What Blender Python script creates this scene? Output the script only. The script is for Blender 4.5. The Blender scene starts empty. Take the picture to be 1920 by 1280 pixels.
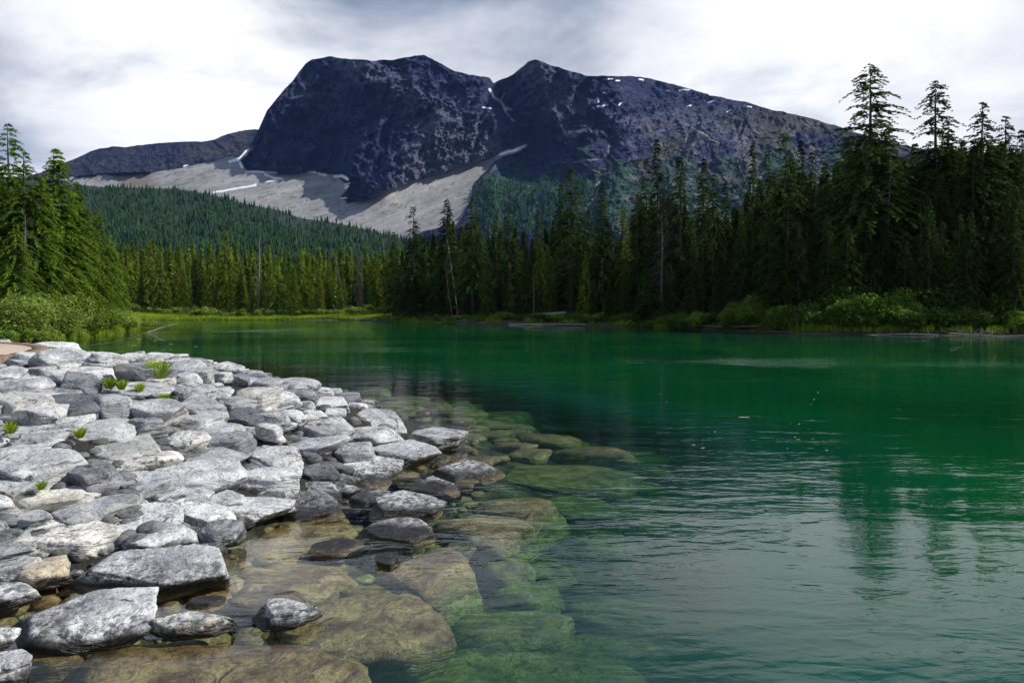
import bpy, math, random
import numpy as np
from mathutils import Vector, noise as mnoise

# ------------------------------------------------------------------ camera, sky, sun
F = 1493.0          # focal length in photograph pixels (1920 wide)
CX, HOR, H = 960.0, 575.0, 2.4
sc = bpy.context.scene
col = sc.collection
cam_d = bpy.data.cameras.new('camera')
cam_d.sensor_width = 36.0
cam_d.lens = F / 1920 * 36
cam_d.shift_y = -(640 - HOR) / 1920
cam_d.clip_start = 0.1
cam_d.clip_end = 30000
cam = bpy.data.objects.new('camera', cam_d)
cam.location = (0, 0, H)
cam.rotation_euler = (math.radians(90), 0, 0)
col.objects.link(cam)
sc.camera = cam

SUN_AZ = math.radians(84)      # clockwise from the viewing direction (+Y)
SUN_EL = math.radians(41)
sun_d = bpy.data.lights.new('sun', 'SUN')
sun_d.energy = 5.0
sun_d.angle = math.radians(0.6)
sun_d.color = (1.0, 0.955, 0.88)
sun = bpy.data.objects.new('sun', sun_d)
sdir = Vector((math.sin(SUN_AZ) * math.cos(SUN_EL), math.cos(SUN_AZ) * math.cos(SUN_EL), math.sin(SUN_EL)))
sun.rotation_euler = sdir.to_track_quat('Z', 'Y').to_euler()
col.objects.link(sun)

sc.view_settings.view_transform = 'Standard'
sc.view_settings.look = 'None'
sc.view_settings.exposure = 0.0
sc.view_settings.gamma = 1.0
sc.view_settings.use_curve_mapping = False
sc.render.engine = 'CYCLES'
sc.cycles.use_denoising = True
try:
    sc.cycles.denoiser = 'OPENIMAGEDENOISE'
except Exception:
    pass
sc.cycles.max_bounces = 8
sc.cycles.diffuse_bounces = 2
sc.cycles.glossy_bounces = 3
sc.cycles.transmission_bounces = 4
sc.cycles.transparent_max_bounces = 8
sc.cycles.volume_bounces = 0
sc.cycles.caustics_reflective = False
sc.cycles.caustics_refractive = False
sc.cycles.sample_clamp_indirect = 4.0


# ------------------------------------------------------------------ node helper
class NT:
    def __init__(self, tree):
        self.t = tree
        tree.nodes.clear()

    def n(self, typ, props=None, **ins):
        nd = self.t.nodes.new(typ)
        for k, v in (props or {}).items():
            setattr(nd, k, v)
        for k, v in ins.items():
            key = int(k[1:]) if k[0] == 'i' and k[1:].isdigit() else k.replace('_', ' ')
            self.put(nd.inputs[key], v)
        return nd

    def put(self, sock, v):
        if isinstance(v, bpy.types.NodeSocket):
            self.t.links.new(v, sock)
        elif isinstance(v, bpy.types.Node):
            self.t.links.new(v.outputs[0], sock)
        elif v is not None:
            if sock.type == 'RGBA' and len(v) == 3:
                v = (*v, 1)
            sock.default_value = v

    def math(self, op, a, b=0.0, c=0.0, clamp=False):
        return self.n('ShaderNodeMath', {'operation': op, 'use_clamp': clamp}, i0=a, i1=b, i2=c).outputs[0]

    def vmath(self, op, a, b=None, scale=None):
        nd = self.n('ShaderNodeVectorMath', {'operation': op}, i0=a)
        if b is not None:
            self.put(nd.inputs[1], b)
        if scale is not None:
            self.put(nd.inputs['Scale'], scale)
        return nd.outputs['Value'] if op in ('DOT_PRODUCT', 'LENGTH') else nd.outputs[0]

    def noise(self, vec, scale, detail=4, rough=0.55, dist=0.0, color=False):
        nd = self.n('ShaderNodeTexNoise', None, Vector=vec, Scale=scale, Detail=detail, Roughness=rough, Distortion=dist)
        return nd.outputs['Color' if color else 'Fac']

    def mapping(self, vec, scale=(1, 1, 1), rot=(0, 0, 0), loc=(0, 0, 0)):
        return self.n('ShaderNodeMapping', None, Vector=vec, Scale=scale, Rotation=rot, Location=loc).outputs[0]

    def rng(self, v, a, b, c=0.0, d=1.0, smooth=False):
        return self.n('ShaderNodeMapRange', {'interpolation_type': 'SMOOTHSTEP' if smooth else 'LINEAR'},
                      i0=v, i1=a, i2=b, i3=c, i4=d).outputs[0]

    def mix(self, f, a, b, blend='MIX'):
        nd = self.n('ShaderNodeMix', {'data_type': 'RGBA', 'blend_type': blend})
        self.put(nd.inputs[0], f)
        self.put(nd.inputs[6], a)
        self.put(nd.inputs[7], b)
        return nd.outputs[2]

    def attr(self, name):
        return self.n('ShaderNodeAttribute', {'attribute_name': name})


world = bpy.data.worlds.new('World')
sc.world = world
world.use_nodes = True
w = NT(world.node_tree)
skyn = w.n('ShaderNodeTexSky', {'sky_type': 'NISHITA', 'sun_disc': False, 'sun_elevation': SUN_EL,
                                'sun_rotation': SUN_AZ, 'altitude': 1500.0})
bg_sky = w.n('ShaderNodeBackground', None, Color=skyn, Strength=0.09)
gen = w.n('ShaderNodeTexCoord').outputs['Generated']
nrm = w.vmath('NORMALIZE', gen)
sep = w.n('ShaderNodeSeparateXYZ', None, Vector=nrm)
up = w.math('MAXIMUM', sep.outputs['Z'], 0.0)
den = w.math('ADD', up, 0.26)
cx = w.math('DIVIDE', sep.outputs['X'], den)
cy = w.math('DIVIDE', sep.outputs['Y'], den)
cvec = w.n('ShaderNodeCombineXYZ', None, X=cx, Y=cy, Z=0.37).outputs[0]
n_big = w.noise(w.vmath('ADD', cvec, (4.1, 1.7, 0)), 0.55, 6, 0.55, 0.35)
n_med = w.noise(w.vmath('ADD', cvec, (9.3, 5.2, 0)), 2.4, 9, 0.62, 0.4)


def lobe(px, py, inner, outer):
    v = Vector(((px - CX) / F, 1.0, (HOR - py) / F)).normalized()
    d = w.vmath('DOT_PRODUCT', nrm, tuple(v))
    return w.rng(d, math.cos(math.radians(outer)), math.cos(math.radians(inner)), 0, 1, True)


b1 = w.math('MULTIPLY', lobe(330, 190, 2, 13), 0.30)
b1 = w.math('ADD', b1, w.math('MULTIPLY', lobe(620, 330, 1, 11), 0.16))
b1 = w.math('ADD', b1, w.math('MULTIPLY', lobe(1560, 20, 2, 17), 0.20))
b1 = w.math('ADD', b1, w.math('MULTIPLY', lobe(1880, 60, 2, 12), 0.12))
b1 = w.math('SUBTRACT', b1, w.math('MULTIPLY', lobe(850, 40, 2, 16), 0.10))
b1 = w.math('SUBTRACT', b1, w.math('MULTIPLY', lobe(0, 60, 1, 9), 0.08))
b1 = w.math('SUBTRACT', b1, w.math('MULTIPLY', lobe(60, 300, 1, 9), 0.04))
b1 = w.math('SUBTRACT', b1, w.math('MULTIPLY', lobe(1800, 250, 1, 9), 0.10))
bright = w.math('ADD', w.math('ADD', w.math('MULTIPLY', n_big, 0.55), w.math('MULTIPLY', n_med, 0.72)), b1)
cr = w.n('ShaderNodeValToRGB', None, Fac=bright)
els = cr.color_ramp.elements
els[0].position, els[0].color = 0.38, (0.27, 0.33, 0.42, 1)
els[1].position, els[1].color = 0.86, (1.15, 1.15, 1.15, 1)
for p, c in ((0.48, (0.44, 0.49, 0.59, 1)), (0.58, (0.66, 0.69, 0.77, 1)), (0.69, (0.90, 0.92, 0.97, 1))):
    e = els.new(p)
    e.color = c
bg_cl = w.n('ShaderNodeBackground', None, Color=cr.outputs[0], Strength=1.0)
cn = w.noise(w.vmath('ADD', cvec, (2.2, 8.8, 0)), 1.3, 6, 0.55, 0.3)
cn = w.math('SUBTRACT', cn, w.rng(sep.outputs['Z'], 0.32, 0.44, 0.0, 0.34))
cover = w.rng(cn, 0.28, 0.50, 0.15, 1.0, True)
high = w.rng(sep.outputs['Z'], 0.32, 0.48, 0.0, 1.0, True)
w.put(bg_cl.inputs['Color'], w.mix(high, cr.outputs[0], w.mix(1.0, cr.outputs[0], (0.50, 0.72, 0.95), 'MULTIPLY')))
mixw = w.n('ShaderNodeMixShader', None, i0=cover, i1=bg_sky, i2=bg_cl)
w.n('ShaderNodeOutputWorld', None, Surface=mixw)


# ------------------------------------------------------------------ mesh / object helpers
def mk(name, V, Fc, mats, smooth=False, attrs=None, mat_idx=None):
    """V (n,3); Fc: (m,k) index array or list of such arrays"""
    if not isinstance(Fc, (list, tuple)):
        Fc = [Fc]
    Fc = [np.asarray(f, dtype=np.int32) for f in Fc if len(f)]
    me = bpy.data.meshes.new(name)
    V = np.asarray(V, dtype=np.float32)
    me.vertices.add(len(V))
    me.vertices.foreach_set('co', V.ravel())
    loops = np.concatenate([f.ravel() for f in Fc])
    tot = np.concatenate([np.full(len(f), f.shape[1], np.int32) for f in Fc])
    start = np.concatenate([[0], np.cumsum(tot)[:-1]]).astype(np.int32)
    me.loops.add(len(loops))
    me.loops.foreach_set('vertex_index', loops)
    me.polygons.add(len(tot))
    me.polygons.foreach_set('loop_start', start)
    if smooth:
        me.polygons.foreach_set('use_smooth', np.ones(len(tot), bool))
    for m in (mats if isinstance(mats, (list, tuple)) else [mats]):
        me.materials.append(m)
    if mat_idx is not None:
        me.polygons.foreach_set('material_index', np.asarray(mat_idx, np.int32))
    for k, a in (attrs or {}).items():
        a = np.asarray(a, np.float32)
        if a.ndim == 1:
            at = me.attributes.new(k, 'FLOAT', 'POINT')
            at.data.foreach_set('value', a)
        else:
            at = me.attributes.new(k, 'FLOAT_COLOR', 'POINT')
            if a.shape[1] == 3:
                a = np.concatenate([a, np.ones((len(a), 1), np.float32)], 1)
            at.data.foreach_set('color', a.ravel())
    me.update(calc_edges=True)
    return me


def obj(name, me, parent=None, loc=(0, 0, 0), rot=(0, 0, 0)):
    o = bpy.data.objects.new(name, me)
    col.objects.link(o)
    o.location = loc
    o.rotation_euler = rot
    if parent is not None:
        o.parent = parent
    return o


def tag(o, label=None, cat=None, group=None, kind=None):
    if label:
        o['label'] = label
    if cat:
        o['category'] = cat
    if group:
        o['group'] = group
    if kind:
        o['kind'] = kind
    return o


def grid_faces(nr, nc):
    i = np.arange((nr - 1) * (nc - 1))
    r, c = i // (nc - 1), i % (nc - 1)
    a = r * nc + c
    return np.stack([a, a + 1, a + nc + 1, a + nc], 1)


# vectorised value noise
_rs = np.random.RandomState(7)
PERM = _rs.permutation(1024)
VALS = _rs.rand(1024) * 2 - 1


def vnoise(P):
    Pi = np.floor(P).astype(np.int64)
    f = P - Pi
    f = f * f * f * (f * (f * 6 - 15) + 10)
    out = 0
    for dx in (0, 1):
        wx = f[:, 0] if dx else 1 - f[:, 0]
        hx = PERM[(Pi[:, 0] + dx) & 1023]
        for dy in (0, 1):
            wy = f[:, 1] if dy else 1 - f[:, 1]
            hy = PERM[(hx + Pi[:, 1] + dy) & 1023]
            for dz in (0, 1):
                wz = f[:, 2] if dz else 1 - f[:, 2]
                out = out + wx * wy * wz * VALS[PERM[(hy + Pi[:, 2] + dz) & 1023]]
    return out


def fbm(P, octs=5, gain=0.5, lac=2.03, ridged=False):
    P = np.asarray(P, float)
    s, a, t = 0, 1.0, 0
    for k in range(octs):
        v = vnoise(P + 17.3 * k)
        if ridged:
            v = 1 - 2 * np.abs(v)
        s = s + a * v
        t += a
        a *= gain
        P = P * lac
    return s / t


def poly_dist(X, Y, pts, closed=False):
    """distance to polyline; vectorised"""
    best = np.full(X.shape, 1e9)
    n = len(pts)
    for i in range(n if closed else n - 1):
        x0, y0 = pts[i]
        x1, y1 = pts[(i + 1) % n]
        dx, dy = x1 - x0, y1 - y0
        t = np.clip(((X - x0) * dx + (Y - y0) * dy) / (dx * dx + dy * dy + 1e-9), 0, 1)
        d = np.hypot(X - (x0 + t * dx), Y - (y0 + t * dy))
        best = np.minimum(best, d)
    return best


def inside(X, Y, pts):
    r = np.zeros(X.shape, bool)
    n = len(pts)
    for i in range(n):
        x0, y0 = pts[i]
        x1, y1 = pts[(i + 1) % n]
        c = ((y0 > Y) != (y1 > Y))
        with np.errstate(divide='ignore', invalid='ignore'):
            xi = (x1 - x0) * (Y - y0) / (y1 - y0 + 1e-12) + x0
        r ^= c & (X < xi)
    return r


def sstep(a, b, x):
    t = np.clip((x - a) / (b - a), 0, 1)
    return t * t * (3 - 2 * t)


# ------------------------------------------------------------------ the lake outline and the ground height
LAKE = [(-4.4, 6.9), (-3.4, 7.15), (-2.75, 7.25), (-2.9, 8.2), (-2.6, 9.2), (-2.2, 10.1), (-1.75, 11.6), (-1.25, 13), (-0.95, 14.1),
        (-2.2, 16.8), (-3.8, 20.3), (-5.1, 22.4), (-7.9, 25.6), (-10.2, 28.2), (-13.6, 31), (-20, 33.5), (-30, 36),
        (-37, 40), (-36, 48), (-32.6, 54), (-33.6, 62), (-35.8, 72), (-39.5, 82), (-46, 93), (-58, 112), (-71, 130),
        (-66, 141), (-50, 145), (-38, 144), (-25, 141), (-17, 128), (-9, 116), (-2, 108), (8, 101.5), (17, 91), (22, 80), (26.5, 71.5),
        (34, 67.5), (42, 65.5), (60, 61), (88, 54), (108, 30), (100, 0), (62, -16), (22, -9), (8, -5), (3, -2.0),
        (0.2, -0.4), (-2.4, 1.4), (-4.2, 3.6), (-4.7, 5.6)]
RIP = [(8, -5), (3, -2), (0.2, -0.4), (-2.4, 1.4), (-4.7, 5.6), (-4.4, 6.9), (-2.75, 7.3), (-2.9, 8.2), (-1.75, 11.6), (-0.95, 14.1), (-2.2, 16.8),
       (-5.1, 22.4), (-10.2, 28.2), (-20, 33.5), (-30, 36)]


def ground_h(X, Y, full=False):
    X = np.atleast_1d(np.asarray(X, float))
    Y = np.atleast_1d(np.asarray(Y, float))
    d = poly_dist(X, Y, LAKE, True)
    ins = inside(X, Y, LAKE)
    dr = poly_dist(X, Y, RIP)
    k = np.exp(-(np.maximum(dr - d, 0) / 6.0))           # 1 near the riprap shore
    k = np.where(dr - d < 0.5, 1.0, k)
    P = np.stack([X * 0.5, Y * 0.5, X * 0], 1)
    nz = fbm(P, 3)
    depth = k * np.minimum(0.10 + 0.165 * d + 0.11 * np.maximum(d - 4, 0) ** 2, 3.8) + (1 - k) * np.minimum(0.12 * d + 0.05, 4.2)
    land_r = np.minimum(d * 0.30, 1.12 + 0.02 * d) * np.interp(Y, [17, 30], [1.0, 0.55])
    land_o = np.minimum(0.12 + d * 0.16, 0.75 + 0.045 * d)
    land = k * land_r + (1 - k) * land_o
    big = fbm(np.stack([X * 0.02, Y * 0.02, X * 0 + 5], 1), 3)
    land = land + np.clip(d - 6, 0, 60) * 0.012 * (big + 0.4)
    land = np.maximum(land, 0.02)
    z = np.where(ins, -depth + 0.05 * nz, land + 0.05 * nz * np.minimum(d, 1))
    return (z, d, ins, k) if full else z


def gh(x, y):
    return float(ground_h([x], [y])[0])


def unproj(px, py, lift=0.0, iters=40):
    """world point of the ground seen at a photograph pixel"""
    y = 6.0
    ys = np.concatenate([np.arange(3.0, 40, 0.05), np.arange(40, 200, 0.5)])
    xs = (px - CX) / F * ys
    zr = H - (py - HOR) / F * ys
    g = np.maximum(ground_h(xs, ys), 0.0) + lift
    i = np.argmax(zr <= g)
    if zr[i] > g[i]:
        i = len(ys) - 1
    return xs[i], ys[i], g[i]


# ------------------------------------------------------------------ materials
def new_mat(name):
    m = bpy.data.materials.new(name)
    m.use_nodes = True
    return m, NT(m.node_tree)


def bump(t, height, dist, strength=1.0, normal=None):
    nd = t.n('ShaderNodeBump', None, Height=height, Distance=dist, Strength=strength)
    if normal is not None:
        t.put(nd.inputs['Normal'], normal)
    return nd.outputs[0]


def mat_rock():
    m, t = new_mat('limestone')
    tc = t.n('ShaderNodeTexCoord').outputs['Object']
    oi = t.n('ShaderNodeObjectInfo')
    off = t.vmath('SCALE', (13.7, 7.9, 5.1), scale=t.math('MULTIPLY', oi.outputs['Random'], 20.0))
    p = t.vmath('ADD', tc, off)
    warp = t.vmath('SCALE', t.vmath('SUBTRACT', t.noise(p, 1.6, 3, 0.5, 0, True), (0.5, 0.5, 0.5)), scale=0.35)
    pw = t.vmath('ADD', p, warp)
    strata = t.noise(t.mapping(pw, (1.2, 1.6, 11)), 1.6, 6, 0.62)
    blotch = t.noise(p, 1.7, 6, 0.62, 0.5)
    fine = t.noise(p, 22, 5, 0.65)
    grain = t.noise(p, 75, 3, 0.6)
    # cracks, long along the bedding
    cv = t.n('ShaderNodeTexVoronoi', {'feature': 'DISTANCE_TO_EDGE'}, Vector=t.mapping(pw, (1.0, 1.3, 4.2), (0.15, 0.1, 0)), Scale=1.25).outputs['Distance']
    crack = t.rng(t.math('ADD', cv, t.math('MULTIPLY', t.math('SUBTRACT', fine, 0.5), 0.05)), 0.0, 0.028, 1, 0)
    crack = t.math('MULTIPLY', crack, t.rng(t.noise(p, 2.3, 3), 0.54, 0.62, 0, 1))
    tone = t.n('ShaderNodeSeparateColor', None, Color=oi.outputs['Color'])
    v1 = t.math('FRACT', t.math('MULTIPLY', oi.outputs['Random'], 7.31))
    v2 = t.math('FRACT', t.math('MULTIPLY', oi.outputs['Random'], 13.7))
    light = t.mix(t.rng(blotch, 0.38, 0.62), (0.74, 0.74, 0.73), (0.42, 0.43, 0.44))
    base = t.mix(t.math('MULTIPLY', t.rng(strata, 0.44, 0.60), t.math('ADD', 0.2, t.math('MULTIPLY', v2, 0.55))), light, (0.16, 0.165, 0.175))
    base = t.mix(t.math('MULTIPLY', t.rng(fine, 0.54, 0.63), 0.62), base, (0.07, 0.07, 0.075))
    base = t.mix(t.math('MULTIPLY', t.rng(t.noise(pw, 4.5, 7, 0.72), 0.55, 0.62), t.rng(t.math('ADD', t.noise(p, 0.9, 2), t.math('MULTIPLY', v1, 0.3)), 0.56, 0.78, 0, 0.95)), base, (0.05, 0.05, 0.052))
    base = t.mix(t.math('MULTIPLY', t.rng(t.noise(p, 1.1, 3), 0.58, 0.72), 0.5), base, (0.46, 0.40, 0.28))
    base = t.mix(t.math('MULTIPLY', crack, 0.85), base, (0.035, 0.034, 0.033))
    base = t.mix(1.0, base, oi.outputs['Color'], 'MULTIPLY')
    # wet and algae-covered by height over the lake
    geo = t.n('ShaderNodeNewGeometry')
    pos = geo.outputs['Position']
    z = t.n('ShaderNodeSeparateXYZ', None, Vector=pos).outputs['Z']
    zn = t.math('ADD', z, t.math('MULTIPLY', t.math('SUBTRACT', t.noise(pos, 3.5, 5, 0.6), 0.5), 0.16))
    wet = t.rng(zn, 0.045, 0.10, 1, 0, True)
    dirt = t.math('MULTIPLY', t.rng(zn, 0.08, 0.26, 1, 0, True), t.rng(t.noise(pos, 14, 5, 0.7), 0.44, 0.58))
    base = t.mix(t.math('MULTIPLY', dirt, 0.9), base, (0.022, 0.022, 0.022))
    base = t.mix(wet, base, (0.022, 0.019, 0.015))
    sub = t.rng(z, -0.05, 0.02, 1, 0, True)
    an = t.noise(t.mapping(pw, (1, 1, 5)), 3.0, 6, 0.65)
    alg1 = t.mix(t.rng(an, 0.35, 0.68), (0.11, 0.050, 0.018), (0.46, 0.34, 0.15))
    alg2 = t.mix(t.rng(an, 0.35, 0.68), (0.06, 0.065, 0.012), (0.42, 0.41, 0.10))
    alg = t.mix(t.rng(zn, -0.10, -0.5, 0, 1, True), alg1, alg2)
    alg = t.mix(t.math('MULTIPLY', t.rng(fine, 0.48, 0.62), 0.6), alg, (0.05, 0.045, 0.02))
    alg = t.mix(t.math('MULTIPLY', crack, 0.8), alg, (0.02, 0.02, 0.01))
    base = t.mix(sub, base, alg)
    hgt = t.math('ADD', t.math('MULTIPLY', strata, 0.085), t.math('MULTIPLY', blotch, 0.06))
    hgt = t.math('SUBTRACT', hgt, t.math('MULTIPLY', crack, 0.03))
    hgt = t.math('ADD', hgt, t.math('MULTIPLY', fine, 0.014))
    hgt = t.math('ADD', hgt, t.math('MULTIPLY', grain, 0.003))
    rough = t.math('SUBTRACT', 0.9, t.math('MULTIPLY', wet, 0.55))
    b = t.n('ShaderNodeBsdfPrincipled', None, Base_Color=base, Roughness=rough, Normal=bump(t, hgt, 1.0, 0.9))
    t.put(b.inputs['Specular IOR Level'], t.math('ADD', 0.15, t.math('MULTIPLY', wet, 0.35)))
    t.n('ShaderNodeOutputMaterial', None, Surface=b)
    return m


def mat_ground():
    m, t = new_mat('ground')
    geo = t.n('ShaderNodeNewGeometry')
    pos = geo.outputs['Position']
    z = t.n('ShaderNodeSeparateXYZ', None, Vector=pos).outputs['Z']
    n1 = t.noise(pos, 1.4, 6, 0.65)
    n2 = t.noise(pos, 9, 6, 0.7)
    soil = t.mix(n2, (0.018, 0.016, 0.013), (0.06, 0.055, 0.045))
    grass = t.mix(n1, (0.05, 0.075, 0.02), (0.10, 0.13, 0.03))
    a = t.attr('rip').outputs['Fac']
    land = t.mix(a, t.mix(t.rng(n1, 0.35, 0.6), soil, grass), soil)
    cob = t.n('ShaderNodeTexVoronoi', {'feature': 'F1'}, Vector=pos, Scale=2.2)
    bed1 = t.mix(t.rng(cob.outputs['Distance'], 0.1, 0.7), (0.20, 0.17, 0.075), (0.03, 0.027, 0.012))
    bed2 = t.mix(n2, (0.04, 0.075, 0.035), (0.09, 0.15, 0.07))
    bed = t.mix(t.rng(z, -0.4, -1.6, 0, 1, True), bed1, bed2)
    c = t.mix(t.rng(z, -0.04, 0.03, 1, 0, True), land, bed)
    b = t.n('ShaderNodeBsdfPrincipled', None, Base_Color=c, Roughness=0.95, Normal=bump(t, t.math('ADD', n2, n1), 0.12))
    t.n('ShaderNodeOutputMaterial', None, Surface=b)
    return m


def mat_water():
    m, t = new_mat('lake_water')
    geo = t.n('ShaderNodeNewGeometry')
    pos = geo.outputs['Position']
    dep = t.attr('depth').outputs['Fac']
    ruf = t.attr('ruffle').outputs['Fac']
    p2 = t.mapping(pos, (1, 1, 0))
    r1 = t.noise(t.mapping(p2, (0.55, 1.3, 1), (0, 0, 0.25)), 1.3, 3, 0.5, 0.5)
    r2 = t.noise(t.mapping(p2, (0.8, 1.4, 1), (0, 0, -0.2)), 5.5, 3, 0.5, 0.4)
    r3 = t.noise(p2, 0.35, 2, 0.5, 0.0)
    h = t.math('ADD', t.math('MULTIPLY', r1, 0.036), t.math('MULTIPLY', r2, 0.008))
    h = t.math('ADD', t.math('MULTIPLY', h, ruf), t.math('MULTIPLY', r3, 0.02))
    nb = bump(t, h, 1.0, 1.0)
    cosi = t.math('ABSOLUTE', t.vmath('DOT_PRODUCT', nb, geo.outputs['Incoming']))
    fr = t.math('POWER', t.math('SUBTRACT', 1.0, cosi, 0, True), 5.0)
    fr = t.math('ADD', 0.02, t.math('MULTIPLY', fr, 0.86))
    gl = t.n('ShaderNodeBsdfGlossy', None, Color=(0.96, 0.98, 1.0), Roughness=0.015, Normal=nb)
    tr = t.n('ShaderNodeBsdfTransparent', None, Color=(0.97, 0.99, 0.97))
    turbn = t.noise(p2, 0.09, 3, 0.5, 0.3)
    ccol = t.mix(t.rng(turbn, 0.35, 0.65), (0.001, 0.058, 0.018), (0.003, 0.100, 0.030))
    ccol = t.mix(t.rng(dep, 1.2, 3.3, 1, 0, True), ccol, (0.0015, 0.056, 0.030))
    df = t.n('ShaderNodeBsdfDiffuse', None, Color=ccol)
    turb = t.rng(dep, 0.34, 1.20, 0.0, 0.97, True)
    body = t.n('ShaderNodeMixShader', None, i0=turb, i1=tr, i2=df)
    s = t.n('ShaderNodeMixShader', None, i0=fr, i1=body, i2=gl)
    va = t.n('ShaderNodeVolumeAbsorption', None, Color=(0.0, 0.66, 0.30), Density=0.46)
    t.n('ShaderNodeOutputMaterial', None, Surface=s, Volume=va)
    return m


def mat_mountain(name):
    m, t = new_mat(name)
    pos = t.n('ShaderNodeNewGeometry').outputs['Position']
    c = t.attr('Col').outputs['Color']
    scr = t.attr('smoothness').outputs['Fac']
    snow = t.rng(t.math('ADD', t.attr('snow').outputs['Fac'], t.math('MULTIPLY', t.math('SUBTRACT', t.noise(pos, 0.12, 4), 0.5), 0.5)), 0.36, 0.50)
    n1 = t.noise(pos, 0.022, 8, 0.68)
    n2 = t.noise(t.mapping(pos, (1, 1, 2.2), (0.5, 0.2, 0)), 0.05, 7, 0.7, 0.6)
    n3 = t.noise(t.mapping(pos, (1, 1, 1.6), (-0.4, 0.5, 0)), 0.10, 6, 0.72, 0.8)
    lt = t.mix(0.45, t.vmath('SCALE', c, scale=2.4), (0.13, 0.14, 0.20))
    c2 = t.mix(t.math('MULTIPLY', t.rng(n2, 0.46, 0.62), t.math('SUBTRACT', 1.0, scr)), c, lt)
    c2 = t.mix(t.math('MULTIPLY', t.rng(n3, 0.52, 0.55), t.math('SUBTRACT', 1.0, scr)), c2, lt)
    c2 = t.mix(t.math('MULTIPLY', t.rng(n3, 0.46, 0.41), t.math('SUBTRACT', 1.0, t.math('MULTIPLY', scr, 0.75))), c2, t.vmath('SCALE', c, scale=0.4))
    c2 = t.mix(t.math('MULTIPLY', t.rng(n1, 0.52, 0.66), t.math('SUBTRACT', 0.85, t.math('MULTIPLY', scr, 0.55))), c2, t.vmath('SCALE', c, scale=0.35))
    c2 = t.mix(snow, c2, (0.80, 0.82, 0.86))
    hh = t.math('ADD', t.math('MULTIPLY', n1, 46), t.math('MULTIPLY', n2, 26))
    hh = t.math('ADD', hh, t.math('MULTIPLY', n3, 17))
    hh = t.math('MULTIPLY', hh, t.math('SUBTRACT', 1.0, t.math('MULTIPLY', t.math('MAXIMUM', scr, snow), 0.93)))
    b = t.n('ShaderNodeBsdfPrincipled', None, Base_Color=c2, Roughness=0.95, Normal=bump(t, hh, 1.0, 1.0))
    b.inputs['Specular IOR Level'].default_value = 0.1
    t.n('ShaderNodeOutputMaterial', None, Surface=b)
    return m


def mat_foliage(name, dark, light, transl=0.25, scale=0.9, rand=0.5):
    m, t = new_mat(name)
    tc = t.n('ShaderNodeTexCoord').outputs['Object']
    oi = t.n('ShaderNodeObjectInfo')
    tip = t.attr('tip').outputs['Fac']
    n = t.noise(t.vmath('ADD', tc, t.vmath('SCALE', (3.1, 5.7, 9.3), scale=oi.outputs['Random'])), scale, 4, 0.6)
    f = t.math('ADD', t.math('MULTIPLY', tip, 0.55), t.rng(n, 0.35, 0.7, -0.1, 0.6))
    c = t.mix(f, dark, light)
    c = t.mix(1.0, c, oi.outputs['Color'], 'MULTIPLY')
    vr = t.math('ADD', 1.0 - rand / 2, t.math('MULTIPLY', oi.outputs['Random'], rand))
    c = t.vmath('SCALE', c, scale=vr)
    d = t.n('ShaderNodeBsdfDiffuse', None, Color=c)
    tl = t.n('ShaderNodeBsdfTranslucent', None, Color=c)
    s = t.n('ShaderNodeMixShader', None, i0=transl, i1=d, i2=tl)
    t.n('ShaderNodeOutputMaterial', None, Surface=s)
    return m


def mat_bark(name, a, b_, scale=6):
    m, t = new_mat(name)
    tc = t.n('ShaderNodeTexCoord').outputs['Object']
    n = t.noise(t.mapping(tc, (3, 3, 0.6)), scale, 5, 0.7)
    b = t.n('ShaderNodeBsdfPrincipled', None, Base_Color=t.mix(t.rng(n, 0.35, 0.65), a, b_), Roughness=0.9, Normal=bump(t, n, 0.05))
    t.n('ShaderNodeOutputMaterial', None, Surface=b)
    return m


def mat_plain(name, a, b_, scale=4, rough=0.9, bmp=0.02):
    m, t = new_mat(name)
    pos = t.n('ShaderNodeNewGeometry').outputs['Position']
    n = t.noise(pos, scale, 6, 0.65)
    b = t.n('ShaderNodeBsdfPrincipled', None, Base_Color=t.mix(t.rng(n, 0.3, 0.7), a, b_), Roughness=rough, Normal=bump(t, n, bmp))
    t.n('ShaderNodeOutputMaterial', None, Surface=b)
    return m


M_rock = mat_rock()
M_ground = mat_ground()
M_water = mat_water()
M_mtn = mat_mountain('mountain_rock')
M_hill = mat_plain('forest_floor', (0.006, 0.014, 0.008), (0.014, 0.03, 0.014), 0.02, 1.0, 0.5)
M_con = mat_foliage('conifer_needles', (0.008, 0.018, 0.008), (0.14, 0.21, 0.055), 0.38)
M_lit = mat_foliage('sunlit_needles', (0.040, 0.084, 0.013), (0.40, 0.50, 0.07), 0.40)  # brighter copy of the conifer needles, sunlight put into the colour
M_far = mat_foliage('far_needles', (0.006, 0.020, 0.011), (0.050, 0.105, 0.028), 0.15, 0.05, 0.0)
M_shrub = mat_foliage('shrub_leaves', (0.09, 0.16, 0.025), (0.44, 0.55, 0.12), 0.4, 1.6)
M_shrubd = mat_foliage('dark_shrub_leaves', (0.04, 0.09, 0.016), (0.24, 0.38, 0.07), 0.4, 1.2)
M_grass = mat_foliage('sedge_blades', (0.15, 0.25, 0.02), (0.42, 0.55, 0.05), 0.35, 0.3, 0.0)
M_bark = mat_bark('bark', (0.035, 0.028, 0.022), (0.11, 0.095, 0.08))
M_dead = mat_bark('bleached_wood', (0.16, 0.15, 0.14), (0.40, 0.38, 0.35))
M_deadd = mat_bark('dead_brown_wood', (0.06, 0.048, 0.040), (0.17, 0.145, 0.125))
M_path = mat_plain('tan_path_surface', (0.36, 0.28, 0.22), (0.46, 0.38, 0.31), 2.0, 0.9, 0.01)
M_edge = mat_plain('brick_edge', (0.16, 0.10, 0.075), (0.30, 0.22, 0.17), 5.0, 0.9, 0.02)

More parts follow.
